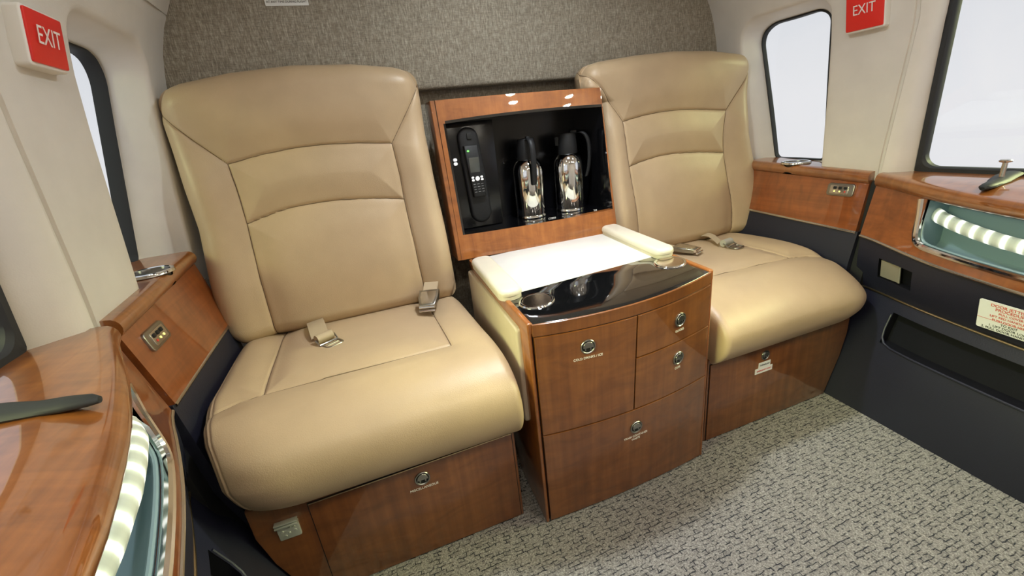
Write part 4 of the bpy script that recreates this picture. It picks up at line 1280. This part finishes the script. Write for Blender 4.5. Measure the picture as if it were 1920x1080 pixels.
# vacuum flasks
def flask(c, hdir, label):
    t_ = thing('vacuum_flask', c, label, 'flask', 'steel flasks in the black alcove')
    r = 0.054
    MB().lathe([(0, 0.0), (r - 0.003, 0.0), (r, 0.003), (r, 0.008), (r - 0.002, 0.011), (r - 0.001, 0.013), (r - 0.001, 0.158), (r - 0.002, 0.168), (r * 0.88, 0.184), (r * 0.70, 0.197), (r * 0.56, 0.203), (0, 0.203)], c, n=56).build('body', 'chrome', t_, angle=40)
    lid = MB().lathe([(0, 0.20), (0.033, 0.20), (0.034, 0.203), (0.033, 0.225), (0.031, 0.262), (0.029, 0.268), (0.0, 0.270)], c, n=36).build('lid', 'black_plastic', t_, angle=40)
    h = Vector((math.cos(hdir), math.sin(hdir), 0)); C = Vector(c); sd = Vector((-h.y, h.x, 0))
    path = [(0.026, 0.262), (0.045, 0.268), (0.060, 0.262), (0.071, 0.244), (0.076, 0.215), (0.0755, 0.18), (0.071, 0.145), (0.063, 0.118)]
    lp = []
    pts = curve(path, 5)
    for k, (a, z) in enumerate(pts):
        wd_ = 0.012 - 0.003 * k / len(pts); th = 0.0065
        lp.append([C + h * (a + th * math.cos(q) * (1.0)) + sd * (wd_ * math.sin(q)) + Vector((0, 0, z + th * 0.3 * math.cos(q))) for q in np.linspace(0, 2 * PI, 13)[:-1]])
    MB().sweep(lp).build('handle', 'black_plastic', t_, angle=60)
    MB().box((-0.011, -0.006, 0.0), (0.011, 0.006, 0.010), 0.003, M=Matrix.Translation(C + h * 0.024 + Vector((0, 0, 0.266))) @ Matrix.Rotation(hdir, 4, 'Z')).build('thumb_lever', 'black_plastic', t_)
    sp = -h
    MB().prism([(-0.012, 0.23), (0.012, 0.23), (0.016, 0.258), (-0.016, 0.258)], lambda u, v, d: C + sd * u + sp * d + Vector((0, 0, v)), 0.022, 0.042, 0.003).build('spout', 'black_plastic', t_)


flask((0.058, 0.665, 0.634), math.radians(-96), 'left steel flask with black lid, handle facing forward, beside the phone')
flask((0.212, 0.655, 0.636), math.radians(-38), 'right steel flask with black lid, handle turned to the right')

# ------------------------------------------------------------------ ceiling lights
for (x, y, glow, where) in ((0.235, -0.885, 'lamp_glow', 'right of centre, nearer the seats'), (0.27, -1.04, 'lamp_glow', 'right of centre, farther forward'),
                         (0.63, -0.875, 'lamp_glow', 'near the right wall, nearer the seats'), (0.65, -1.025, 'lamp_glow', 'near the right wall, farther forward'),
                         (-0.30, -0.885, 'lamp_glow', 'left of centre, nearer the seats'), (-0.62, -0.9, 'lamp_glow', 'near the left wall'),
                         (0.0, 0.16, 'lamp_console', 'above the console'), (-0.5, -0.12, 'lamp_seat', 'above the left seat'), (0.5, -0.12, 'lamp_seat', 'above the right seat')):
    z = ceil_z(x) - 0.006
    dl = thing('ceiling_light', (x, y, z), 'round recessed ceiling downlight ' + where, 'ceiling light', 'recessed cabin downlights')
    MB().lathe([(0.030, -0.001), (0.034, -0.006), (0.042, -0.005), (0.044, 0.004), (0.030, 0.004)], (x, y, z)).build('trim_ring', 'chrome', dl)
    MB().lathe([(0, -0.002), (0.031, -0.002), (0.031, 0.003), (0, 0.003)], (x, y, z)).build('diffuser', glow, dl)
    if glow == 'lamp_console':
        ld = bpy.data.lights.new('downlight', 'SPOT'); ld.energy = 36; ld.color = (0.90, 0.96, 1.0); ld.spot_size = 1.9; ld.spot_blend = 1.0; ld.shadow_soft_size = 0.07
        l = bpy.data.objects.new('lamp', ld); COL.objects.link(l); l.parent = dl; l.location = (0, 0, -0.03)
